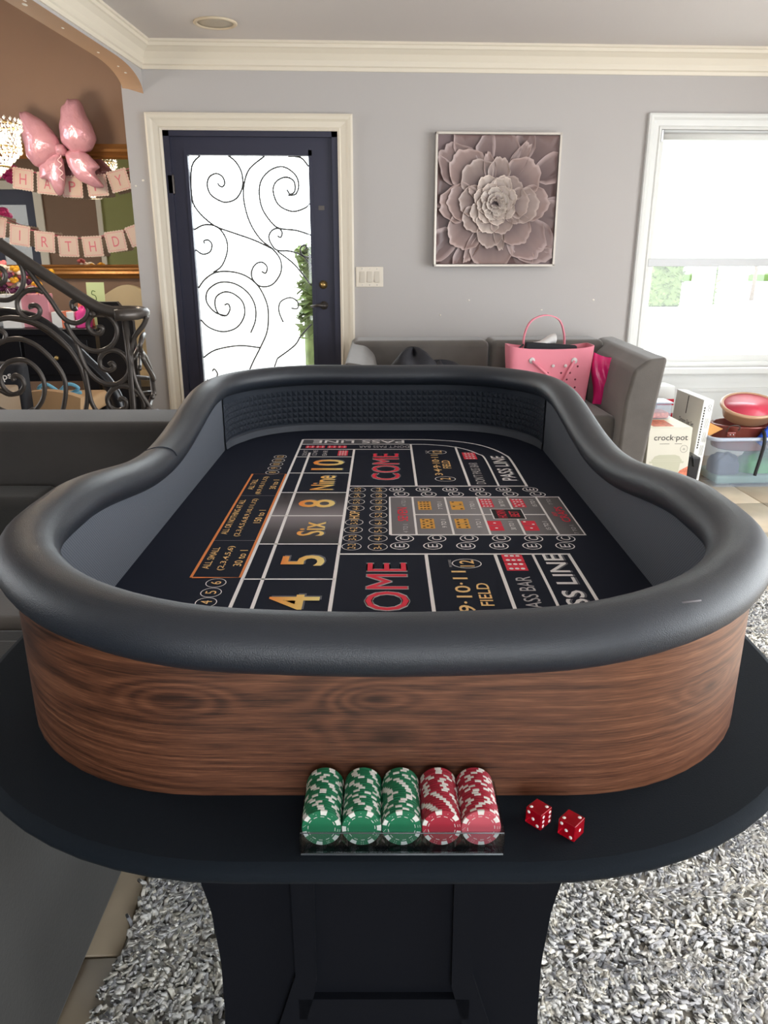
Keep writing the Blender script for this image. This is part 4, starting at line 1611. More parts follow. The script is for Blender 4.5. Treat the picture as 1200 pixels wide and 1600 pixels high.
s0 = [(1.44, .06), (1.415, .36), (1.425, .60), (1.455, .755), (1.53, .81), (1.622, .818), (1.575, .45), (1.53, .06)]
s1 = [(x + .085, z) for x, z in s0]
at(arm(s0, s1, 3.80, 4.86)).build('armrest', M['sofa'], sf)
s0 = [(.155, .06), (.175, .36), (.175, .60), (.15, .735), (.10, .785), (.005, .80), (.03, .45), (.06, .06)]
s1 = [(x + .05, z + .01) for x, z in s0]
at(arm(s0, s1, 3.84, 4.86)).build('armrest', M['sofa'], sf)
for x, y in ((.22, 4.04), (1.42, 4.04), (.22, 4.78), (1.42, 4.78)):
    at(MB().box(x - .03, x + .03, y - .03, y + .03, 0, .05)).build('foot', M['black_wood'], sf)

# ---- things on the wall sofa
tt = thing('tote_bag', 'pink perforated rubber tote bag on the charcoal sofa', 'bag', (1.155, 4.33, .498))


def tote_pt(u, v_, inset=0, top=True):
    hx = .215 + .025 * v_ - inset
    hy = .075 + .02 * v_ - inset
    a = 2 * PI * u
    e = .28
    cx_ = math.copysign(abs(math.cos(a)) ** e, math.cos(a)) * hx
    cy_ = math.copysign(abs(math.sin(a)) ** e, math.sin(a)) * hy
    z = v_ * .312
    if v_ > .9:
        z += .018 * abs(cx_ / hx) ** 3
    return (cx_, cy_, z)


bd = MB()
bd.grid(lambda u, v_: tote_pt(u, v_), 48, 9, cu=True)
bd.grid(lambda u, v_: tote_pt(1 - u, v_, .006), 48, 9, cu=True)
o_ = [tote_pt(k / 48, 1) for k in range(48)]
i_ = [tote_pt(k / 48, 1, .006) for k in range(48)]
bd.add(o_ + i_, [(k, (k + 1) % 48, 48 + (k + 1) % 48, 48 + k) for k in range(48)], 0)
bd.add([tote_pt(k / 48, 0) for k in range(48)], [tuple(range(47, -1, -1))])
body = bd.build('bag_body', M['pink'], tt)
hole_m = mat('hole_shadow_pink', (120, 48, 62), .8)
for x, z in ((.145, .218), (-.02, .182), (-.09, .182), (.055, .182), (.105, .182), (-.155, .182), (.138, .145), (.09, .145), (-.16, .10), (-.1, .10), (-.04, .10), (.02, .10), (.08, .10), (.14, .10)):
    y = -(.075 + .02 * z / .312) - .0006
    MB().lathe([(.0055, 0), (.00001, .0004)], 10, T=Matrix.Translation((x, y, z)) @ Matrix.Rotation(R(90), 4, 'X')).build('hole', hole_m, body)
bt = MB()
for x, z, r_ in ((-.115, .252, .017), (.122, .250, .017), (.005, .222, .009), (.075, .222, .009)):
    y = -.093
    bt.lathe([(r_, 0), (r_, .004), (r_ * .7, .007), (.00001, .007)], 14, T=Matrix.Translation((x, y, z)) @ Matrix.Rotation(R(90), 4, 'X'))
bt.build('button', mat('button_grey', (214, 206, 204), .4), tt)
stp = MB()
for x, xt in ((-.115, .03), (.122, .06)):
    stp.tube([(x, -.099, .25), ((x + xt) / 2, -.103, .19), (xt, -.103, .12)], .008, 6)
stp.build('front_strap', M['pink'], tt, label='slack front carrying strap')
hd = MB()
pts = catmull([(-.125, .08, .28), (-.125, .082, .37), (-.09, .083, .45), (-.01, .084, .482), (.07, .083, .455), (.105, .082, .37), (.108, .08, .28)], 5)
v = []
for i, p in enumerate(pts):
    d = (pts[min(len(pts) - 1, i + 1)] - pts[max(0, i - 1)]).normalized()
    nn = Vector((-d.z, 0, d.x))
    for a, b_ in ((-.014, -.003), (.014, -.003), (.014, .003), (-.014, .003)):
        v.append(p + nn * b_ + Vector((0, a, 0)))
k = len(pts)
hd.add(v, [(4 * i + j, 4 * i + (j + 1) % 4, 4 * i + 4 + (j + 1) % 4, 4 * i + 4 + j) for i in range(k - 1) for j in range(4)], 0, False)
hd.build('handle', M['pink'], tt)
pc_ = thing('black_pouch', 'flat black pouch sticking out of the pink tote bag', 'pouch', (1.135, 4.335, .58))
MB().rbox(-.14, .155, -.045, -.005, 0, .255, .012, 2, T=Matrix.Rotation(R(4), 4, 'Y')).build('pouch_body', M['black_fabric'], pc_)
MB().tube([(-.13, -.03, .25), (-.17, -.03, .22), (-.19, -.025, .18)], .005, 6).build('strap', M['black_fabric'], pc_)
wc = MB()
wc.grid(lambda u, v_: (-.10 + .17 * v_, .045 * math.cos(2 * PI * u) * (.6 + .4 * v_), .245 + .05 * v_ + .028 * math.sin(2 * PI * u) * (.35 + .65 * v_) + .006 * math.sin(9 * v_)), 14, 9, cu=True)
o = wc.build('folded_cloth', M['white_cloth'])
o.location = (1.12, 4.35, .56)
tag(o, 'folded white cloth sticking out of the pink tote bag', 'cloth')

# magenta poly mailer leaning in the corner of the sofa
pb = thing('plastic_bag', 'shiny magenta plastic bag leaning on the right arm of the sofa', 'bag', (1.468, 4.285, .498))


def poly_bag(u, v_):
    """cushion shaped bag: u around, v up"""
    outl = [(-.035, .0, .0), (.03, .0, .0)]
    x0 = -.055 + -.02 * v_
    x1 = .025 + .10 * v_
    t = .5 - .5 * math.cos(PI * min(1, 2 * u if u < .5 else 2 - 2 * u))
    x = x0 + (x1 - x0) * (2 * u if u < .5 else 2 - 2 * u)
    th = .045 * math.sin(PI * min(max((x - x0) / max(1e-6, x1 - x0), 0), 1)) ** .6 * math.sin(PI * min(1, .08 + v_ * .9)) ** .6
    y = -th if u < .5 else th
    z = v_ * .29 - .03 * math.sin(PI * (x - x0) / (x1 - x0)) * v_ ** 4
    return (x + .008 * math.sin(7 * v_), y + .006 * math.sin(13 * x * 10 + 9 * v_), z)


MB().grid(poly_bag, 28, 16, cu=True).build('bag_film', M['magenta'], pb)

# black jacket heap
jk = thing('jacket', 'crumpled black jacket on the left seat of the charcoal sofa', 'jacket', (.44, 4.30, .497))


def heap(cx_, cy_, rx, ry, h, seed):
    g = np.random.default_rng(seed)
    ph = g.uniform(0, 6.28, 6)

    def fn(u, v_):
        a = 2 * PI * u
        r_ = math.sin(v_ * PI / 2 + .0001)
        k = 1 + .13 * math.sin(3 * a + ph[0] + 4 * v_) + .09 * math.sin(5 * a + ph[1] - 5 * v_)
        z = h * max(0, math.cos(v_ * PI / 2)) ** .55
        z *= 1 + .08 * math.sin(4 * a + ph[2])
        return (cx_ + rx * r_ * k * math.cos(a), cy_ + ry * r_ * k * math.sin(a), max(0.002, z))
    return fn


MB().grid(heap(-.05, .02, .16, .13, .30, 3), 30, 14, cu=True).build('jacket_body', M['navy_cloth'], jk)
MB().grid(heap(.10, .02, .19, .11, .235, 8), 30, 14, cu=True).build('sleeve', M['navy_cloth'], jk)
MB().tube(catmull([(.02, -.085, .215), (.06, -.095, .19), (.10, -.10, .15), (.13, -.105, .17)], 4), .008, 6).build('zip_edge', mat('pale_zip_lining', (176, 160, 150), .7), jk)

# ================================================================== FLOWER PICTURE (canvas with raised petals)
PW, PH = .75, .752
pic = thing('flower_picture', 'square picture of a raised mauve flower on the grey wall', 'picture', (.94, 4.985, 1.610))
pic.rotation_euler = (R(-1.0), 0, 0)
fr = MB()
for x0, x1, z0, z1 in ((-PW / 2, PW / 2, PH / 2 - .012, PH / 2), (-PW / 2, PW / 2, -PH / 2, -PH / 2 + .012), (-PW / 2, -PW / 2 + .012, -PH / 2, PH / 2), (PW / 2 - .012, PW / 2, -PH / 2, PH / 2)):
    fr.box(x0, x1, -.045, 0, z0, z1)
fr.build('picture_frame', mat('champagne_frame', (206, 198, 188), .3, .4), pic)
MB().box(-PW / 2 + .012, PW / 2 - .012, -.022, -.002, -PH / 2 + .012, PH / 2 - .012).build('canvas', mat('mauve_canvas', (122, 104, 106), .6, vary=(6, .2)), pic)
petal_m = mat('painted_petal', (160, 140, 138), .38, spec=.5, vc='paint', bump=(40, .1))
FXC, FZC = -.012, -.012
LIM = PW / 2 - .014


def petal(ang, r0, r1, hwid, lift, seed, inner, outer_):
    g = np.random.default_rng(seed)
    NU, NV = 17, 8
    mb = MB()
    v, cl = [], []
    p1, p2 = g.uniform(0, 6), g.uniform(0, 6)
    a0 = R(ang)
    dir_ = Vector((math.cos(a0), math.sin(a0)))
    sd = Vector((-dir_.y, dir_.x))
    for i in range(NU):
        s_ = -1 + 2 * i / (NU - 1)
        for j in range(NV):
            t = [0, .2, .4, .6, .78, .9, .97, 1][j]
            wd = hwid * 1.22 * (math.sin(min(1, t * .9 + .1) * PI * .5) ** .9)
            edge = (1 - abs(s_) ** 2.6 * .42)
            scal = 1 + .028 * math.sin(s_ * 8 + p1) + .022 * math.sin(s_ * 17 + p2)
            rr = r0 + (r1 - r0) * t * (edge * scal if t > .3 else 1 - (1 - edge) * t)
            q = dir_ * rr + sd * wd * s_
            x, z = FXC + q.x, FZC + q.y
            x = max(-LIM, min(LIM, x))
            z = max(-LIM, min(LIM, z))
            lip = .006 * max(0, (t - .8) / .2) ** 2 + .004 * abs(s_) ** 6
            y = -(.022 + lift + .006 * t * t + lip - .004 * math.sin(s_ * PI * 2 + p2) * t * .3)
            v.append((x, y, z))
            k = min(1, max(0, (t - .30) / .62)) ** 1.1 * (1 - .25 * abs(s_) ** 3)  # shading put into the petal colour, darker towards the base
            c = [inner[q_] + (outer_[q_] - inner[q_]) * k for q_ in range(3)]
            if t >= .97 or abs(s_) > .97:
                c = [min(1, q_ * 1.25 + .10) for q_ in outer_]  # pale rim, lightened as a highlight in the colour
            cl.append((*c, 1))
    mb.add(v, [(i * NV + j, (i + 1) * NV + j, (i + 1) * NV + j + 1, i * NV + j + 1) for i in range(NU - 1) for j in range(NV - 1)], 0, True)
    o = mb.build('petal', petal_m, pic)
    ca = o.data.color_attributes.new('paint', 'FLOAT_COLOR', 'POINT')
    ca.data.foreach_set('color', [q for c in cl for q in c])


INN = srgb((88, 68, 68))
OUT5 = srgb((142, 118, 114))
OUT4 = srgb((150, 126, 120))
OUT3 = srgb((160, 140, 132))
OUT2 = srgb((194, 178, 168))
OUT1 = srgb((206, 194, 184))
sd_ = 0
PETALS = [  # angle, tip radius, half width, drawn from the back to the front
    (45, .60, .20), (18, .58, .16), (-18, .58, .16), (72, .52, .12), (205, .60, .16), (228, .62, .18), (162, .56, .14), (250, .52, .12), (292, .52, .12), (340, .52, .14), (112, .52, .12),
    (318, .475, .125), (137, .440, .115), (88, .425, .130), (315, .415, .125), (268, .400, .130), (60, .385, .048), (243, .380, .038), (132, .365, .115), (222, .345, .110), (182, .335, .105),
    (0, .330, .100), (42, .325, .112), (312, .295, .095), (178, .288, .105), (101, .285, .036), (280, .275, .032), (127, .272, .108), (-4, .268, .100), (262, .258, .078), (84, .255, .066),
    (217, .225, .080), (177, .218, .082), (0, .205, .086), (152, .185, .034), (-36, .190, .034), (40, .190, .075), (292, .185, .070), (250, .178, .072), (212, .165, .062), (118, .165, .060),
    (66, .160, .055), (78, .140, .052), (160, .135, .050), (20, .135, .052), (-30, .132, .050), (232, .130, .052), (280, .128, .052), (118, .115, .048), (190, .112, .046),
    (50, .108, .045), (-8, .105, .045), (-62, .102, .044), (252, .100, .044), (150, .095, .040), (95, .088, .040), (210, .085, .038), (20, .082, .038), (-38, .080, .038), (292, .078, .036),
    (60, .062, .032), (-12, .060, .030), (-84, .058, .030), (204, .056, .030), (132, .054, .030), (20, .036, .022), (140, .034, .022), (260, .032, .022), (80, .018, .014)]
for i, (a, r1, hwid) in enumerate(PETALS):
    jr = np.random.default_rng(100 + i)
    kk_ = jr.uniform(.88, 1.04)
    oc_ = OUT5 if r1 > .41 else OUT4 if r1 > .28 else OUT3 if r1 > .18 else OUT2 if r1 > .10 else OUT1
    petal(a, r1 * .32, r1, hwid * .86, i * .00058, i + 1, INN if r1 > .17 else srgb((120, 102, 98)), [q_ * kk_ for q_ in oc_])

# ================================================================== THINGS UNDER THE WINDOW
cbx = thing('slow_cooker_box', 'cream slow cooker carton on the floor beside the sofa arm', 'box', (1.79, 4.05, 0))
bxw = .122
MB().rbox(-bxw, bxw, 0, .36, 0, .405, .004, 1).build('carton', M['box_cream'], cbx)
pr = MB()
FT = lambda x, z, d=.0008: Matrix.Translation((x, -d, z)) @ Matrix.Rotation(R(90), 4, 'X')
text(pr, 'crock\u00b7pot', FT(.005, .345), .19, .042, 0, .006)
pr.box(-.055, .0, -.0008, 0, .313, .315).box(.03, .07, -.0008, 0, .313, .315)
ring(pr, 0, 0, .021, .021, .0015, 0)
k = len(pr.v) - 44
pr.v[k:] = [tuple(FT(.085, .285) @ Vector(p)) for p in pr.v[k:]]
pr.box(.078, .092, -.0008, 0, .279, .281).box(.080, .090, -.0008, 0, .286, .288)
pr.build('printed_lettering', M['ink'], cbx)
ck = MB()
ck.prism([(-.085, .215), (.075, .215), (.068, .15), (.055, .125), (-.065, .125), (-.078, .15)], 0, .0008, T=Matrix.Rotation(R(90), 4, 'X'))
ck.prism([(-.09, .225), (.08, .225), (.08, .216), (-.09, .216)], 0, .0009, T=Matrix.Rotation(R(90), 4, 'X'))
ck.prism([(-.075, .243), (-.05, .252), (.04, .252), (.065, .243), (.075, .226), (-.085, .226)], 0, .0007, T=Matrix.Rotation(R(90), 4, 'X'))
ck.prism([(-.105, .213), (-.083, .216), (-.083, .204), (-.1, .204)], 0, .0009, T=Matrix.Rotation(R(90), 4, 'X'))
ck.prism([(.095, .213), (.09, .204), (.073, .204), (.073, .216)], 0, .0009, T=Matrix.Rotation(R(90), 4, 'X'))
ck.build('printed_cooker', mat('cooker_print', (188, 186, 164), .5), cbx)
fo = MB()
fo.prism([(-.12, .155), (-.085, .18), (-.06, .16), (-.075, .13), (-.12, .115)], 0, .0006, T=Matrix.Rotation(R(90), 4, 'X'))
fo.prism([(.075, .16), (.12, .185), (.12, .10), (.07, .105), (.06, .13)], 0, .0006, T=Matrix.Rotation(R(90), 4, 'X'))
fo.flat([(-.09, .03), (.03, .03), (.04, .2), (-.08, .22)], .4056)
fo.build('printed_food', M['food'], cbx)
MB().prism([(-.12, .11), (.12, .09), (.12, .005), (-.12, .005)], 0, .0005, T=Matrix.Rotation(R(90), 4, 'X')).build('printed_band', M['orange_print'], cbx)
MB().box(-bxw + .004, bxw - .004, .004, .356, .4051, .4055).build('carton_top', M['box_top'], cbx)

wbx = thing('flat_white_box', 'tall flat white carton leaning on edge behind the slow cooker box', 'box', (2.022, 4.26, .004))
wbx.rotation_euler = (0, R(3.6), 0)
MB().rbox(0, .062, 0, .37, 0, .515, .003, 1).build('carton', M['box_white'], wbx)
MB().box(-.0008, .0, .004, .366, .004, .511).build('grey_panel', M['box_grey'], wbx, label='grey printed front panel')
sp2 = MB()
ZT = Matrix.Rotation(R(90), 4, 'Z') @ Matrix.Rotation(R(90), 4, 'X')
LF = lambda y, z: Matrix.Translation((-.0014, y, z)) @ Matrix.Rotation(R(-90), 4, 'Z') @ Matrix.Rotation(R(90), 4, 'X')
sp2.box(-.0016, -.0008, .19, .20, .40, .505)
text(sp2, 'Dream Slat Set', LF(.17, .355), .20, .026, 0, .004)
sp2.box(-.0016, -.0008, .115, .225, .327, .332)
SPN = lambda x, z: Matrix.Translation((x, -.0008, z)) @ Matrix.Rotation(R(90), 4, 'X') @ Matrix.Rotation(R(-90), 4, 'Z')
for k in range(16):
    sp2.box(.010, .018, -.0008, 0, .23 + k * .0155, .241 + k * .0155)
for z in (.48, .46):
    ring(sp2, 0, 0, .009, .009, .0018, 0, n=22)
    k = len(sp2.v) - 44
    sp2.v[k:] = [tuple(Matrix.Translation((.042, -.0008, z)) @ Matrix.Rotation(R(90), 4, 'X') @ Vector(p)) for p in sp2.v[k:]]
sp2.build('printed_lettering', M['ink'], wbx)
st2 = MB()
for z in (.38, .30, .22, .14, .08):
    for x in (.03, .036, .042, .048):
        st2.box(x, x + .0016, -.0007, 0, z - .03, z + .03)
st2.build('small_print', M['ink_soft'], wbx)

bb = thing('black_case', 'narrow black case standing between the two cartons', 'case', (1.945, 4.10, 0))
MB().rbox(-.02, .045, 0, .13, 0, .225, .008, 2, T=Matrix.Rotation(R(4), 4, 'Y')).build('case_body', M['black_wood'], bb)
MB().rbox(-.006, .004, -.003, .0, .03, .09, .001, 1).build('label', M['box_grey'], bb)
MB().tube(catmull([(.0, -.004, .235), (.012, -.008, .215), (.022, -.004, .17)], 4), .005, 6).build('strap', M['black_rubber'], bb)

sx = thing('striped_carton', 'red and white striped carton behind the flat white box', 'box', (2.03, 4.72, 0))
MB().rbox(-.055, .05, 0, .16, 0, .52, .003, 1).build('carton', M['box_white'], sx)
rs = MB()
rs.box(-.056, .051, -.001, 0, .40, .44).box(-.056, .051, -.001, 0, .30, .35)
rs.build('red_stripe', M['red_print'], sx)
fc = thing('food_container', 'small clear container of snacks on the slow cooker box', 'container', (1.80, 4.3, .4056))
MB().rbox(-.09, .075, -.04, .09, 0, .09, .012, 2).build('container_body', M['tub'], fc)
MB().rbox(-.08, .065, -.03, .08, .004, .04, .01, 2).build('snacks', M['food'], fc)
MB().rbox(-.094, .079, -.044, .094, .091, .1, .004, 1).build('lid', M['tub_rim'], fc)

kd = thing('kraft_sheet', 'folded kraft cardboard sheet standing between the white box and the tub', 'cardboard', (2.092, 4.31, 0))
MB().box(0, .006, 0, .30, 0, .30, T=Matrix.Rotation(R(3), 4, 'Y')).build('sheet', M['kraft'], kd)
MB().prism([(.0, .0), (.02, .075), (.115, .03), (.03, -.01)], 0, .004, T=Matrix.Translation((.012, .0, .305)) @ Matrix.Rotation(R(70), 4, 'X')).build('flap', M['kraft'], kd)

rt = thing('roaster_pot', 'oval brown enamel slow cooker base standing in the clear tub', 'pot', (2.385, 4.40, .205))
MB().lathe([(.0001, 0), (.165, 0), (.178, .01), (.185, .06), (.192, .135), (.198, .14), (.198, .148), (.186, .15), (.180, .14), (.17, .03), (.0001, .025)], 40, sx=1.0, sy=.72).build('pot_body', M['roaster'], rt)
MB().rbox(-.155, -.10, -.118, -.106, .085, .118, .006, 2).build('handle_plate', M['roaster'], rt)
rv = MB()
for x in (-.137, -.118):
    rv.ball((x, -.119, .102), .005, 0, 8, 6)
rv.build('rivet', M['chrome'], rt)
MB().tube(catmull([(-.16, -.118, .12), (-.155, -.135, .155), (-.12, -.14, .162), (-.09, -.13, .15), (-.092, -.116, .12)], 4), .003, 6).build('wire_handle', M['iron'], rt)
cr = thing('stoneware_insert', 'tan stoneware crock with red glazed inside tilted on the brown pot', 'crock', (2.39, 4.40, .386))
cr.rotation_euler = (R(21), R(-3), R(4))
MB().lathe([(.0001, -.0), (.12, -.0), (.14, .01), (.158, .07), (.172, .075), (.172, .088), (.160, .092), (.152, .086)], 44, sx=1, sy=.82).build('crock_body', M['crock_rim'], cr)
MB().lathe([(.152, .0862), (.148, .070), (.142, .048), (.12, .036), (.0001, .034)], 44, sx=1, sy=.82).build('glazed_inside', M['crock_red'], cr)

# storage tub with cloths, blue box and cord
def rumple(rx, ry, h, seed):
    g = np.random.default_rng(seed)
    ph = g.uniform(0, 6.28, 6)

    def fn(u, v_):
        a = 2 * PI * u
        r_ = max(1e-4, math.sin(v_ * PI / 2)) ** .6
        k = 1 + .05 * math.sin(3 * a + ph[0] + 4 * v_) + .04 * math.sin(7 * a + ph[1] - 5 * v_)
        z = h * max(0, math.cos(v_ * PI / 2)) ** .4 * (1 - .10 + .10 * math.sin(5 * a + ph[2] + 6 * v_))
        return (rx * r_ * k * math.copysign(abs(math.cos(a)) ** .6, math.cos(a)), ry * r_ * k * math.copysign(abs(math.sin(a)) ** .6, math.sin(a)), max(.001, z))
    return fn


tu = thing('storage_tub', 'clear plastic storage tub of green cloths on the floor at the right edge', 'storage tub', (2.46, 4.39, 0))
X0, X1, Y0, Y1, TH = -.34, .42, -.18, .18, .305


def tub_ring(z, off=0):
    k = .03 * (1 - z / TH)
    return [(x + (X0 + X1) / 2, y, z) for x, y in rrect((X1 - X0) / 2 - k - off, (Y1 - Y0) / 2 - k - off, .05, 5)]


zz = [0, .006, .10, .2, .27, .29]
vv, n = [], len(tub_ring(0))
tbm = MB()
for z in zz:
    vv += tub_ring(z)
tbm.add(vv, [(i * n + k, i * n + (k + 1) % n, (i + 1) * n + (k + 1) % n, (i + 1) * n + k) for i in range(len(zz) - 1) for k in range(n)], 0, True)
tbm.add(tub_ring(0), [tuple(range(n - 1, -1, -1))])
tbm.build('tub_body', M['tub'], tu)
rm = MB()
vv = []
for off, z in ((-.0005, .285), (-.014, .287), (-.016, .303), (-.004, .307), (.003, .295)):
    vv += [(x, y, z) for x, y, _ in tub_ring(.29, off)]
rm.add(vv, [(i * n + k, i * n + (k + 1) % n, ((i + 1) % 5) * n + (k + 1) % n, ((i + 1) % 5) * n + k) for i in range(5) for k in range(n)], 0, True)
rm.build('rim', M['tub_rim'], tu)
o = MB().grid(rumple(.20, .085, .132, 4), 44, 14, cu=True).build('green_cloth', M['green_cloth'])
o.location = (2.575, 4.375, .064)
tag(o, 'rumpled green cloth inside the clear tub', 'cloth')
o = MB().grid(rumple(.08, .07, .12, 6), 36, 12, cu=True).build('slate_cloth', M['grey_cloth'])
o.location = (2.268, 4.35, .064)
tag(o, 'slate grey cloth at the left inside the clear tub', 'cloth')
o = MB().rbox(-.30, .33, -.13, .13, 0, .05, .015, 2).build('folded_towel', M['teal_cloth'])
o.location = (2.49, 4.39, .012)
tag(o, 'grey green towel lying flat at the bottom of the tub', 'towel')
bl = thing('blue_case', 'bright blue plastic case leaning out of the clear tub', 'case', (2.60, 4.245, .15))
MB().rbox(-.11, .20, -.018, .012, 0, .165, .01, 2).build('case_body', M['blue_plastic'], bl)
MB().rbox(-.03, .03, -.015, .015, -.06, .06, .01, 2, T=Matrix.Translation((-.165, -.01, .16)) @ Matrix.Rotation(R(38), 4, 'Y')).build('grip', M['blue_plastic'], bl)
o = MB().tube(catmull([(2.42, 4.24, .335), (2.405, 4.195, .325), (2.402, 4.178, .28), (2.398, 4.185, .20), (2.385, 4.186, .12), (2.38, 4.186, .085)], 5), .010, 8).build('black_strap', M['black_rubber'])
tag(o, 'black strap hanging over the front rim of the tub', 'strap')

# ================================================================== STAIRCASE AND RAILING
st = thing('staircase', 'dark wooden stair steps behind the left sofa', 'stairs', (-1.6, 3.25, 0))
for i, (x0, x1, z0, z1) in enumerate(((-.25, .95, 0, .17), (-.55, .55, .17, .34), (-.85, .25, .34, .51), (-1.15, -.05, .51, .68))):
    MB().rbox(x0, x1, -.22, .75, z0, z1, .012, 2).build('step', M['tile'] if i == 9 else mat('stair_tan', (150, 128, 104), .6) if i == 0 else bpy.data.materials['stair_tan'], st)

RAIL_SCROLLS = [
    [(-1.222, 1.299), (-1.184, 1.256), (-1.144, 1.191), (-1.112, 1.142), (-1.085, 1.092), (-1.060, 1.064), (-1.027, 1.056), (-0.991, 1.072), (-0.976, 1.103), (-0.990, 1.131), (-1.011, 1.142), (-1.035, 1.131), (-1.032, 1.109), (-1.018, 1.111)],
    [(-1.222, 1.296), (-1.203, 1.262), (-1.202, 1.213), (-1.225, 1.170), (-1.262, 1.145), (-1.301, 1.143), (-1.333, 1.154)],
    [(-1.136, 1.170), (-1.168, 1.181), (-1.208, 1.170), (-1.238, 1.137), (-1.235, 1.098), (-1.205, 1.073), (-1.170, 1.081), (-1.157, 1.104), (-1.168, 1.121), (-1.190, 1.120), (-1.189, 1.109)],
    [(-1.067, 1.059), (-1.050, 1.013), (-1.021, 0.973), (-0.978, 0.950), (-0.931, 0.953), (-0.894, 0.978), (-0.875, 1.018), (-0.882, 1.058), (-0.910, 1.086), (-0.944, 1.092), (-0.974, 1.072), (-0.984, 1.041), (-0.964, 1.016), (-0.938, 1.018), (-0.930, 1.038), (-0.947, 1.041)],
    [(-1.036, 0.985), (-1.018, 0.904), (-0.989, 0.852), (-0.946, 0.822), (-0.894, 0.821), (-0.856, 0.850), (-0.843, 0.891), (-0.859, 0.932), (-0.891, 0.951), (-0.926, 0.947), (-0.952, 0.921), (-0.951, 0.886), (-0.923, 0.873), (-0.901, 0.886), (-0.908, 0.901), (-0.921, 0.895)],
    [(-1.015, 0.881), (-1.012, 0.805), (-1.003, 0.739), (-0.969, 0.678), (-.93, .60)],
    [(-1.360, 1.054), (-1.312, 1.071), (-1.255, 1.076), (-1.190, 1.062), (-1.128, 1.025), (-1.073, 0.968), (-1.040, 0.910), (-1.027, 0.875), (-1.017, 0.810), (-1.021, 0.757), (-1.042, 0.685), (-1.07, .60)],
    [(-1.365, 0.953), (-1.326, 0.984), (-1.290, 0.995), (-1.239, 0.995), (-1.186, 0.969), (-1.137, 0.917), (-1.104, 0.858), (-1.099, 0.805), (-1.114, 0.740), (-1.135, 0.686), (-1.16, .62)],
    [(-1.248, 0.699), (-1.199, 0.753), (-1.180, 0.812), (-1.190, 0.865), (-1.224, 0.906), (-1.262, 0.917), (-1.309, 0.906), (-1.340, 0.872), (-1.345, 0.825), (-1.321, 0.789), (-1.287, 0.786), (-1.260, 0.813), (-1.262, 0.842), (-1.283, 0.857), (-1.298, 0.848), (-1.294, 0.836)],
    [(-1.387, 0.814), (-1.355, 0.799), (-1.323, 0.782), (-1.284, 0.786)],
    [(-1.387, 0.737), (-1.366, 0.724), (-1.323, 0.706), (-1.276, 0.705), (-1.233, 0.723)],
    [(-1.339, 1.043), (-1.318, 1.032), (-1.301, 1.015), (-1.308, 0.992), (-1.326, 0.984)],
    [(-0.816, 0.785), (-0.860, 0.812), (-0.908, 0.804), (-0.941, 0.768), (-0.936, 0.729), (-0.906, 0.714), (-0.875, 0.725), (-0.869, 0.750), (-0.886, 0.762), (-0.896, 0.753)],
    [(-0.889, 0.815), (-0.843, 0.803), (-0.811, 0.773), (-0.801, 0.731), (-0.811, 0.682), (-.82, .60)],
    [(-1.316, 1.256), (-1.283, 1.259), (-1.267, 1.240), (-1.273, 1.213), (-1.292, 1.203), (-1.313, 1.208)],
    [(-0.755, 1.080), (-0.773, 1.046), (-0.811, 1.001), (-0.828, 0.949), (-0.832, 0.885), (-0.815, 0.797), (-0.760, 0.688), (-.74, .60)],
]
RETURN_SCROLLS = [
    [(-0.840, 0.908), (-0.829, 0.961), (-0.801, 1.002), (-0.777, 1.002), (-0.781, 0.961), (-0.795, 0.913), (-0.799, 0.841), (-0.776, 0.761)],
    [(-0.817, 0.871), (-0.840, 0.908), (-0.825, 0.943), (-0.783, 0.943), (-0.771, 0.913), (-0.772, 0.835), (-0.793, 0.811)],
    [(-0.856, 0.841), (-0.813, 0.817)],
    [(-0.777, 0.755), (-0.794, 0.768), (-0.800, 0.730), (-0.780, 0.718)],
    [(-0.866, 0.681), (-0.784, 0.680)],
    [(-0.860, 0.768), (-0.810, 0.758)],
]
rr_ = thing('stair_railing', 'wrought iron stair railing with scrolls behind the left sofa', 'railing', (-1.0, 3.1, .17))
o3 = lambda pts, y=0: [(x + 1.0, y, z - .17) for x, z in pts]
hr = MB()
hp = catmull(o3([(-1.56, 1.55), (-1.328, 1.383), (-1.211, 1.299), (-1.121, 1.235), (-1.019, 1.164), (-0.946, 1.117), (-0.892, 1.098), (-0.831, 1.090), (-0.79, 1.089)]), 4)
hr.tube(hp, .0225, 10)
lp = [(-.775 + 1.0 - .095 + .095 * math.cos(a), -.0 + .12 * math.sin(a) + .03, 1.090 - .17) for a in [R(q) for q in range(-80, 230, 20)]]
hr.tube(lp, [.021] * (len(lp) - 4) + [.018, .015, .012, .008], 10)
hr.build('handrail', M['iron'], rr_)
for pl in RAIL_SCROLLS:
    MB().tube(catmull(o3(pl), 4), .0095, 8).build('scroll', M['iron'], rr_)
for pl in RETURN_SCROLLS:
    y0 = .02
    q = o3(pl)
    q = [(x, .05 + .11 * math.sin(i * 1.3), z) for i, (x, y, z) in enumerate(q)]
    MB().tube(catmull(q, 4), .009, 8).build('return_scroll', M['iron'], rr_)
MB().tube(o3([(-0.840, 1.080), (-0.839, 0.903), (-0.844, 0.680), (-.845, .17)]), .013, 8).build('newel_bar', M['iron'], rr_)
MB().tube(o3([(-1.45, .66), (-1.2, .60), (-.72, .42)]), .012, 8).build('bottom_bar', M['iron'], rr_)
FARP = [(-1.86, .98), (-1.72, 1.02), (-1.60, 1.046), (-1.505, 1.043), (-1.402, 1.012), (-1.29, .922), (-1.208, .83), (-1.127, .738), (-1.083, .646), (-1.076, .54)]
MB().tube(catmull([(x + 1.0, .62, z - .17) for x, z in FARP], 4), .030, 10).build('far_stringer', M['black_wood'], rr_, label='broad black curved rail on the far side')

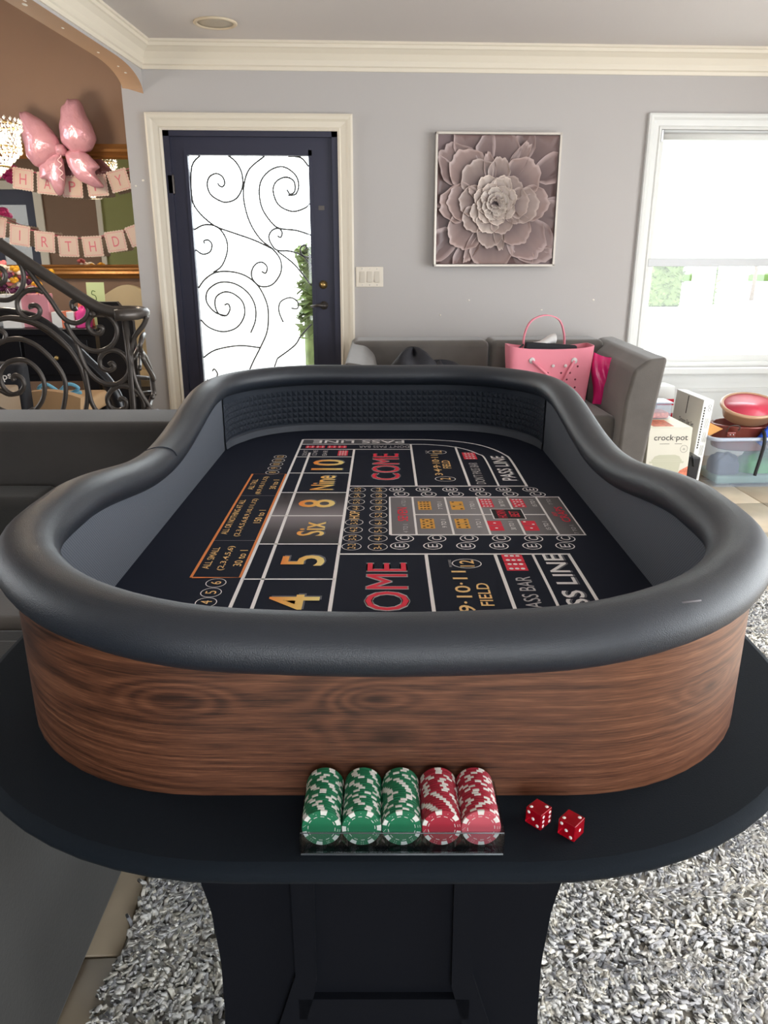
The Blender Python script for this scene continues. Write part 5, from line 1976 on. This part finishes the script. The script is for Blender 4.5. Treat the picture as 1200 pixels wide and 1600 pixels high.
# ================================================================== DINING SIDE BEHIND THE RAILING
mr = thing('wall_mirror', 'wide gold framed mirror on the brown wall', 'mirror', (-2.35, 5.9, 1.58))
MB().box(-.93, .93, -.02, -.012, -.36, .36).build('mirror_glass', M['mirror'], mr)
FP = [(0, 0), (0, .02), (.012, .03), (.022, .024), (.034, .03), (.046, .045), (.062, .05), (.08, .036), (.095, .03), (.095, 0)]
mb_ = MB()
v = []
for (x, z), (dx, dz) in (((-.92, -.345), (-1, -1)), ((.92, -.345), (1, -1)), ((.92, .345), (1, 1)), ((-.92, .345), (-1, 1))):
    for d, t in FP:
        v.append((x + dx * d, -t, z + dz * d))
k = len(FP)
mb_.add(v, [(i * k + j, i * k + j + 1, ((i + 1) % 4) * k + j + 1, ((i + 1) % 4) * k + j) for i in range(4) for j in range(k - 1)])
mb_.build('gold_frame', M['gold_frame'], mr)


# banners: each card its own part of its garland
def scallop(hw_, n=7, a=.006):
    p = []
    for e in range(4):
        for i in range(n * 4):
            s_ = -1 + 2 * i / (n * 4)
            b_ = hw_ - a * .5 + a * abs(math.sin((s_ + 1) * n * PI / 2))
            x, y = s_ * hw_, -b_
            for _ in range(e):
                x, y = -y, x
            p.append((x, y))
    return p


SC = scallop(.068)
SI = scallop(.058)


def banner(label, cards, ends):
    t = thing('party_banner', label, 'banner', (-1.9, 5.8, 1.6), 0, 'birthday letter banners')
    pts = [(x + 1.9, .004, z - 1.6 + .058) for _, x, z, _ in cards]
    pts = [(ends[0][0] + 1.9, .004, ends[0][1] - 1.6)] + pts + [(ends[1][0] + 1.9, .004, ends[1][1] - 1.6)]
    MB().tube(catmull(pts, 4), .003, 6).build('string', M['card_pink'], t)
    for ch, x, z, tilt in cards:
        T = Matrix.Translation((x + 1.9, 0, z - 1.6)) @ Matrix.Rotation(R(tilt), 4, 'Y') @ Matrix.Rotation(R(90), 4, 'X')
        c = MB().prism(SC, -.001, .001, T=T).build('card', M['card'], t)
        lt = MB()
        line(lt, SI + SI[:1], .0022, .0015)
        lt.v = [tuple(T @ Vector(p)) for p in lt.v]
        if ch:
            text(lt, ch, T @ Matrix.Translation((0, 0, .0016)), .045 if ch != 'I' else .008, .068, 0, 0)
        lt.build('letter', M['card_pink'], c)
    return t


banner('upper pink banner spelling HAPPY in front of the mirror', [('H', -2.157, 1.79, 8), ('A', -1.999, 1.762, 6), ('P', -1.834, 1.743, 2), ('P', -1.665, 1.752, -4), ('Y', -1.515, 1.785, -14)], ((-2.32, 1.87), (-1.40, 1.87)))
banner('lower pink banner spelling BIRTHD in front of the mirror', [('B', -2.385, 1.49, 14), ('I', -2.232, 1.429, 9), ('R', -2.068, 1.387, 5), ('T', -1.909, 1.357, 1), ('H', -1.742, 1.357, -3), ('D', -1.579, 1.391, -8), ('A', -1.425, 1.435, -18)], ((-2.5, 1.58), (-1.30, 1.55)))
for i, (x, z, lb) in enumerate(((-2.32, 1.84, 'pink tissue pompom at the left end of the upper banner'), (-2.42, 1.56, 'pink tissue pompom at the left end of the lower banner'))):
    pmb = MB()
    for k in range(40):
        a, b_ = rng.uniform(0, 6.28), math.acos(rng.uniform(-1, 1))
        d = Vector((math.sin(b_) * math.cos(a), math.sin(b_) * math.sin(a), math.cos(b_)))
        pmb.ball(tuple(d * .045), (.028, .028, .022), 0, 6, 4)
    o = pmb.build('pompom', M['hot_pink'])
    o.location = (x, 5.72, z)
    tag(o, lb, 'pompom')

# foil bow balloon
bw = thing('bow_balloon', 'large pink foil balloon shaped like a bow before the mirror', 'balloon', (-1.855, 5.72, 1.955))


def loop_pad(outline, depth, seed):
    """inflated pillow from an (x, z) outline"""
    g = np.random.default_rng(seed)
    pts = catmull([(*p, 0) for p in outline + outline[:1]], 5)[:-1]
    cx_ = sum(p.x for p in pts) / len(pts)
    cz_ = sum(p.y for p in pts) / len(pts)
    mb = MB()
    n_ = len(pts)
    ph = g.uniform(0, 6.28, 3)
    levels = [(1, 0), (.97, .30), (.86, .58), (.65, .82), (.35, .96), (.0, 1)]
    for sg in (-1, 1):
        v = []
        for k, d in levels:
            for i, p in enumerate(pts):
                wr = 1 + .035 * math.sin(i * 2 * PI / n_ * 9 + ph[0]) * (k if d > .01 else .3)
                v.append((cx_ + (p.x - cx_) * k * wr, sg * depth * d, cz_ + (p.y - cz_) * k * wr))
        f = [(i * n_ + j, i * n_ + (j + 1) % n_, (i + 1) * n_ + (j + 1) % n_, (i + 1) * n_ + j) for i in range(len(levels) - 1) for j in range(n_)]
        mb.add(v, f if sg < 0 else [q[::-1] for q in f], 0, True)
    return mb


q = lambda pts: [(x + 1.855, z - 1.955) for x, z in pts]
loop_pad(q([(-2.085, 2.19), (-2.03, 2.185), (-1.94, 2.13), (-1.87, 2.04), (-1.855, 1.96), (-1.93, 1.895), (-2.0, 1.855), (-2.065, 1.895), (-2.085, 1.98), (-2.088, 2.09)]), .085, 1).build('left_loop', M['foil'], bw)
loop_pad(q([(-1.765, 2.265), (-1.70, 2.26), (-1.655, 2.15), (-1.62, 2.06), (-1.64, 1.98), (-1.72, 1.945), (-1.805, 1.965), (-1.845, 2.04), (-1.835, 2.13), (-1.81, 2.22)]), .09, 2).build('right_loop', M['foil'], bw)
loop_pad(q([(-1.88, 2.0), (-1.83, 1.995), (-1.815, 1.95), (-1.84, 1.925), (-1.885, 1.94)]), .06, 3).build('knot', M['foil'], bw)
loop_pad(q([(-1.86, 1.95), (-1.94, 1.94), (-2.005, 1.87), (-2.01, 1.79), (-1.96, 1.775), (-1.905, 1.68), (-1.86, 1.73), (-1.845, 1.86)]), .045, 4).build('left_tail', M['foil'], bw)
loop_pad(q([(-1.835, 1.94), (-1.76, 1.975), (-1.69, 1.945), (-1.615, 1.865), (-1.65, 1.825), (-1.60, 1.735), (-1.69, 1.745), (-1.79, 1.81)]), .045, 5).build('right_tail', M['foil'], bw)
MB().tube([(.012 * math.cos(i * 1.1) + .0, .0 + .012 * math.sin(i * 1.1) - .05, -.03 - i * .009) for i in range(18)], .0035, 5).build('curled_ribbon', mat('pale_pink_ribbon', (240, 206, 206), .4), bw)

# chandelier, cut by the left edge
CHX, CHY = -1.99, 4.9
chd = thing('chandelier', 'lit crystal chandelier hanging at the left edge of the picture', 'chandelier', (CHX, CHY, 1.72))
MB().tube([(0, 0, .25), (0, 0, 1.48)], .008, 8).lathe([(.0001, .26), (.04, .27), (.06, .31), (.02, .36), (.0001, .37)], 16).build('stem', M['brass'], chd)
fm = MB()
for z, r_ in ((.28, .185), (.16, .165), (.06, .10)):
    fm.tube([(r_ * math.cos(a), r_ * math.sin(a), z) for a in [2 * PI * i / 28 for i in range(28)]], .006, 6, closed=True)
fm.build('ring_frame', M['brass'], chd)
cr_ = MB()
oc8 = [(1, 0, 0), (-1, 0, 0), (0, 1, 0), (0, -1, 0), (0, 0, 1.4), (0, 0, -1.4)]
of8 = [(0, 2, 4), (2, 1, 4), (1, 3, 4), (3, 0, 4), (2, 0, 5), (1, 2, 5), (3, 1, 5), (0, 3, 5)]
for row in range(15):
    z = .30 - row * .02
    r_ = .188 if row < 3 else (.17 if row < 8 else .17 - (row - 8) * .021)
    for k in range(30):
        a = 2 * PI * (k + .5 * (row % 2)) / 30
        c = (r_ * math.cos(a), r_ * math.sin(a), z)
        cr_.add([(c[0] + x * .0085, c[1] + y * .0085, c[2] + zz_ * .0085) for x, y, zz_ in oc8], of8)
cr_.build('crystal_strands', M['crystal'], chd, kind='stuff')
for k in range(6):
    a = 2 * PI * k / 6
    MB().ball((.10 * math.cos(a), .10 * math.sin(a), .22), (.016, .016, .03), 0, 10, 8).build('bulb', M['bulb'], chd)
pl_ = bpy.data.lights.new('chandelier_light', 'POINT')
pl_.energy = 20
pl_.color = (1, .90, .76)
pl_.shadow_soft_size = .12
plo = bpy.data.objects.new('chandelier_light', pl_)
plo.location = (CHX, CHY, 1.93)
COL.objects.link(plo)

# sideboard under the mirror with presents
sbd = thing('sideboard', 'black sideboard under the gold mirror covered with presents', 'sideboard', (-2.05, 5.08, 0))
MB().rbox(-.75, .56, -.24, .26, .84, .88, .006, 1).build('top', M['black_wood'], sbd)
MB().box(-.72, .54, -.21, .25, .56, .84).build('body', M['black_wood'], sbd)
for x in (-.69, -.1, .5):
    for y in (-.18, .21):
        MB().box(x - .03, x + .03, y - .03, y + .03, 0, .56).build('leg', M['black_wood'], sbd)
for x in (-.5, -.1, .3):
    d_ = MB().rbox(x - .19, x + .19, -.222, -.21, .60, .81, .004, 1).build('drawer', M['black_wood'], sbd)
    MB().ball((x, -.232, .705), .014, 0, 8, 6).build('knob', M['brass'], d_)

gb_ = thing('gift_bag', 'shiny pink gift bag on the black sideboard', 'gift bag', (-1.86, 4.95, .88))
MB().rbox(-.085, .085, -.045, .045, 0, .20, .006, 1).build('bag_body', M['pink_gloss'], gb_)
MB().tube(catmull([(-.035, -.046, .19), (-.03, -.05, .24), (.03, -.05, .24), (.035, -.046, .19)], 4), .0025, 5).build('handle', M['card_pink'], gb_)
gx = thing('white_gift_box', 'small white and coral wrapped parcel beside the pink gift bag', 'parcel', (-1.69, 4.93, .88))
MB().rbox(-.07, .06, -.05, .05, 0, .095, .004, 1).build('parcel', M['paper'], gx)
MB().box(-.01, .02, -.052, .052, 0, .097).build('ribbon', M['coral'], gx)
tg = thing('tissue_paper', 'hot pink tissue paper bundle on the sideboard', 'tissue', (-1.585, 4.93, .88))
MB().grid(heap(0, 0, .05, .045, .12, 21), 16, 8, cu=True).build('tissue', M['hot_pink'], tg)
MB().grid(heap(.0, .06, .045, .03, .17, 22), 16, 8, cu=True).build('coral_tissue', M['coral'], tg)
gc = thing('greeting_card', 'pale green greeting card standing on the sideboard', 'card', (-1.55, 5.09, .88))
MB().box(-.055, .055, -.002, .002, 0, .26, T=Matrix.Rotation(R(-6), 4, 'X')).build('card_sheet', M['green_paper'], gc)
lt_ = MB()
lt_.tube(catmull([(-.012, -.022, .15), (.012, -.023, .155), (.010, -.026, .18), (-.010, -.028, .19), (-.004, -.030, .21), (.014, -.030, .205)], 4), .0025, 5)
lt_.build('printed_mark', M['leaf'], gc)
wg = thing('white_gift_bag', 'plain white paper bag behind the scrolls on the sideboard', 'paper bag', (-1.985, 4.90, .88))
MB().rbox(-.06, .05, -.04, .04, 0, .20, .004, 1).build('bag_body', M['paper'], wg)
MB().tube([(-.02, -.041, .18), (0, -.045, .23), (.02, -.041, .18)], .002, 5).build('handle', M['paper'], wg)

fv = thing('flower_arrangement', 'vase of mixed dried flowers on the sideboard at the left edge', 'flowers', (-2.11, 5.08, .88))
MB().lathe([(.0001, 0), (.05, 0), (.07, .06), (.055, .14), (.04, .17), (.048, .185), (.04, .185), (.03, .16), (.0001, .02)], 20).build('vase', M['white_cloth'], fv)
for i in range(44):
    a, r_ = rng.uniform(0, 6.28), rng.uniform(.02, .25)
    x, y, z = r_ * math.cos(a) + .05, r_ * math.sin(a) * .5, .24 + rng.uniform(0, .16) - r_ * .25
    cm = [M['flower_white'], M['flower_yellow'], M['flower_plum'], M['flower_pink'], M['flower_white']][i % 5]
    if x > .16:
        cm = M['flower_yellow']
    fm_ = MB()
    for k in range(6):
        t = k * PI / 3
        fm_.ball((x + .018 * math.cos(t), y + .018 * math.sin(t) - .0, z + .008 * math.sin(t * 2)), (.017, .017, .012), 0, 6, 4)
    fm_.ball((x, y - .012, z), .013, 0, 6, 4)
    fm_.build('blossom', cm, fv)
sm_ = MB()
for i in range(14):
    a = i * .45
    sm_.tube([(0, 0, .16), (.10 * math.cos(a), .06 * math.sin(a), .30)], .003, 5)
sm_.build('stems', M['leaf'], fv)


# chairs of the dining side
def chair(label, x, y, rz, back_h, seat_z, w_, fab, wood, camel=False):
    t = thing('dining_chair', label, 'chair', (x, y, 0), R(rz), 'dining chairs beyond the railing')
    MB().rbox(-w_, w_, -.22, .22, seat_z - .09, seat_z, .025, 2).build('seat', fab, t)
    p = []
    for i in range(17):
        s_ = -1 + i / 8
        h = back_h + ((.05 * math.cos(s_ * PI) + .02) if camel else -.04 * s_ * s_)
        p.append((s_ * w_, h))
    p = [(-w_ * .94, seat_z - .05)] + p + [(w_ * .94, seat_z - .05)]
    MB().prism(p[::-1], 0, .06, T=Matrix.Translation((0, .25, 0)) @ Matrix.Rotation(R(90), 4, 'X')).build('backrest', fab, t)
    for sx_ in (-1, 1):
        for sy_ in (-1, 1):
            MB().tube([(sx_ * (w_ - .03), sy_ * .19, seat_z - .08), (sx_ * (w_ - .02), sy_ * .21, 0)], [.022, .016], 8).build('leg', wood, t)
    return t


chair('cream upholstered chair with a curved top near the wall corner', -1.53, 5.58, 0, 1.03, .50, .26, M['cream_fabric'], M['black_wood'], True)
chair('tan seated chair with black legs and a blue ribbon on it', -1.58, 4.40, 178, .62, .55, .19, M['tan_fabric'], M['black_wood'])
chair('black covered chair at the left edge beyond the railing', -2.14, 4.45, 178, 1.07, .50, .28, M['black_fabric'], M['black_wood'])
hb_ = thing('high_back_chair', 'tall black lacquered chair back beside the grey wall end', 'chair', (-1.375, 4.90, 0))
MB().prism([(-.105, .0), (.105, .0), (.105, .92), (.02, 1.035), (-.09, 1.035), (-.105, 1.0)], 0, .05, T=Matrix.Rotation(R(90), 4, 'X')).build('backrest', M['black_wood'], hb_)
MB().rbox(-.11, .11, 0, .30, .40, .47, .01, 1).build('seat', M['black_fabric'], hb_)
for sx_ in (-.1, .1):
    MB().box(sx_ - .015, sx_ + .015, .26, .29, 0, .40).build('leg', M['black_wood'], hb_)
rb = thing('ribbon_bow', 'light blue ribbon bow lying on the tan chair', 'ribbon', (-1.60, 4.40, .552))
for k, a in enumerate((-1, 1)):
    MB().tube(catmull([(0, 0, .02), (a * .06, -.01, .065), (a * .11, 0, .04), (a * .06, .01, .012), (0, 0, .02)], 5), .010, 6).build('loop', M['teal_ribbon'], rb)
MB().tube(catmull([(0, 0, .02), (.07, -.02, .012), (.13, -.02, .02)], 4), .010, 6).build('tail', M['teal_ribbon'], rb)
ts = thing('tote_sack', 'black cloth sack with white script behind the lowest scrolls', 'bag', (-1.80, 4.09, .0))
MB().rbox(-.14, .16, -.06, .06, 0, .78, .03, 2).build('sack_body', M['black_fabric'], ts)
lt_ = MB()
text(lt_, 'eshops', Matrix.Translation((.03, -.0606, .70)) @ Matrix.Rotation(R(-14), 4, 'Y') @ Matrix.Rotation(R(90), 4, 'X'), .16, .045, 0, .01)
lt_.build('printed_lettering', M['paper'], ts)
# wrought iron piece seen in the mirror
o = MB()
for k in range(4):
    o.tube(catmull([(-2.45, 1.0, 1.5 + k * .22), (-2.3, 1.0, 1.62 + k * .22), (-2.15, 1.0, 1.5 + k * .22), (-2.25, 1.0, 1.42 + k * .22)], 5), .012, 6)
tag(o.build('iron_grille', M['iron']), 'black iron scroll grille reflected in the mirror', 'grille')
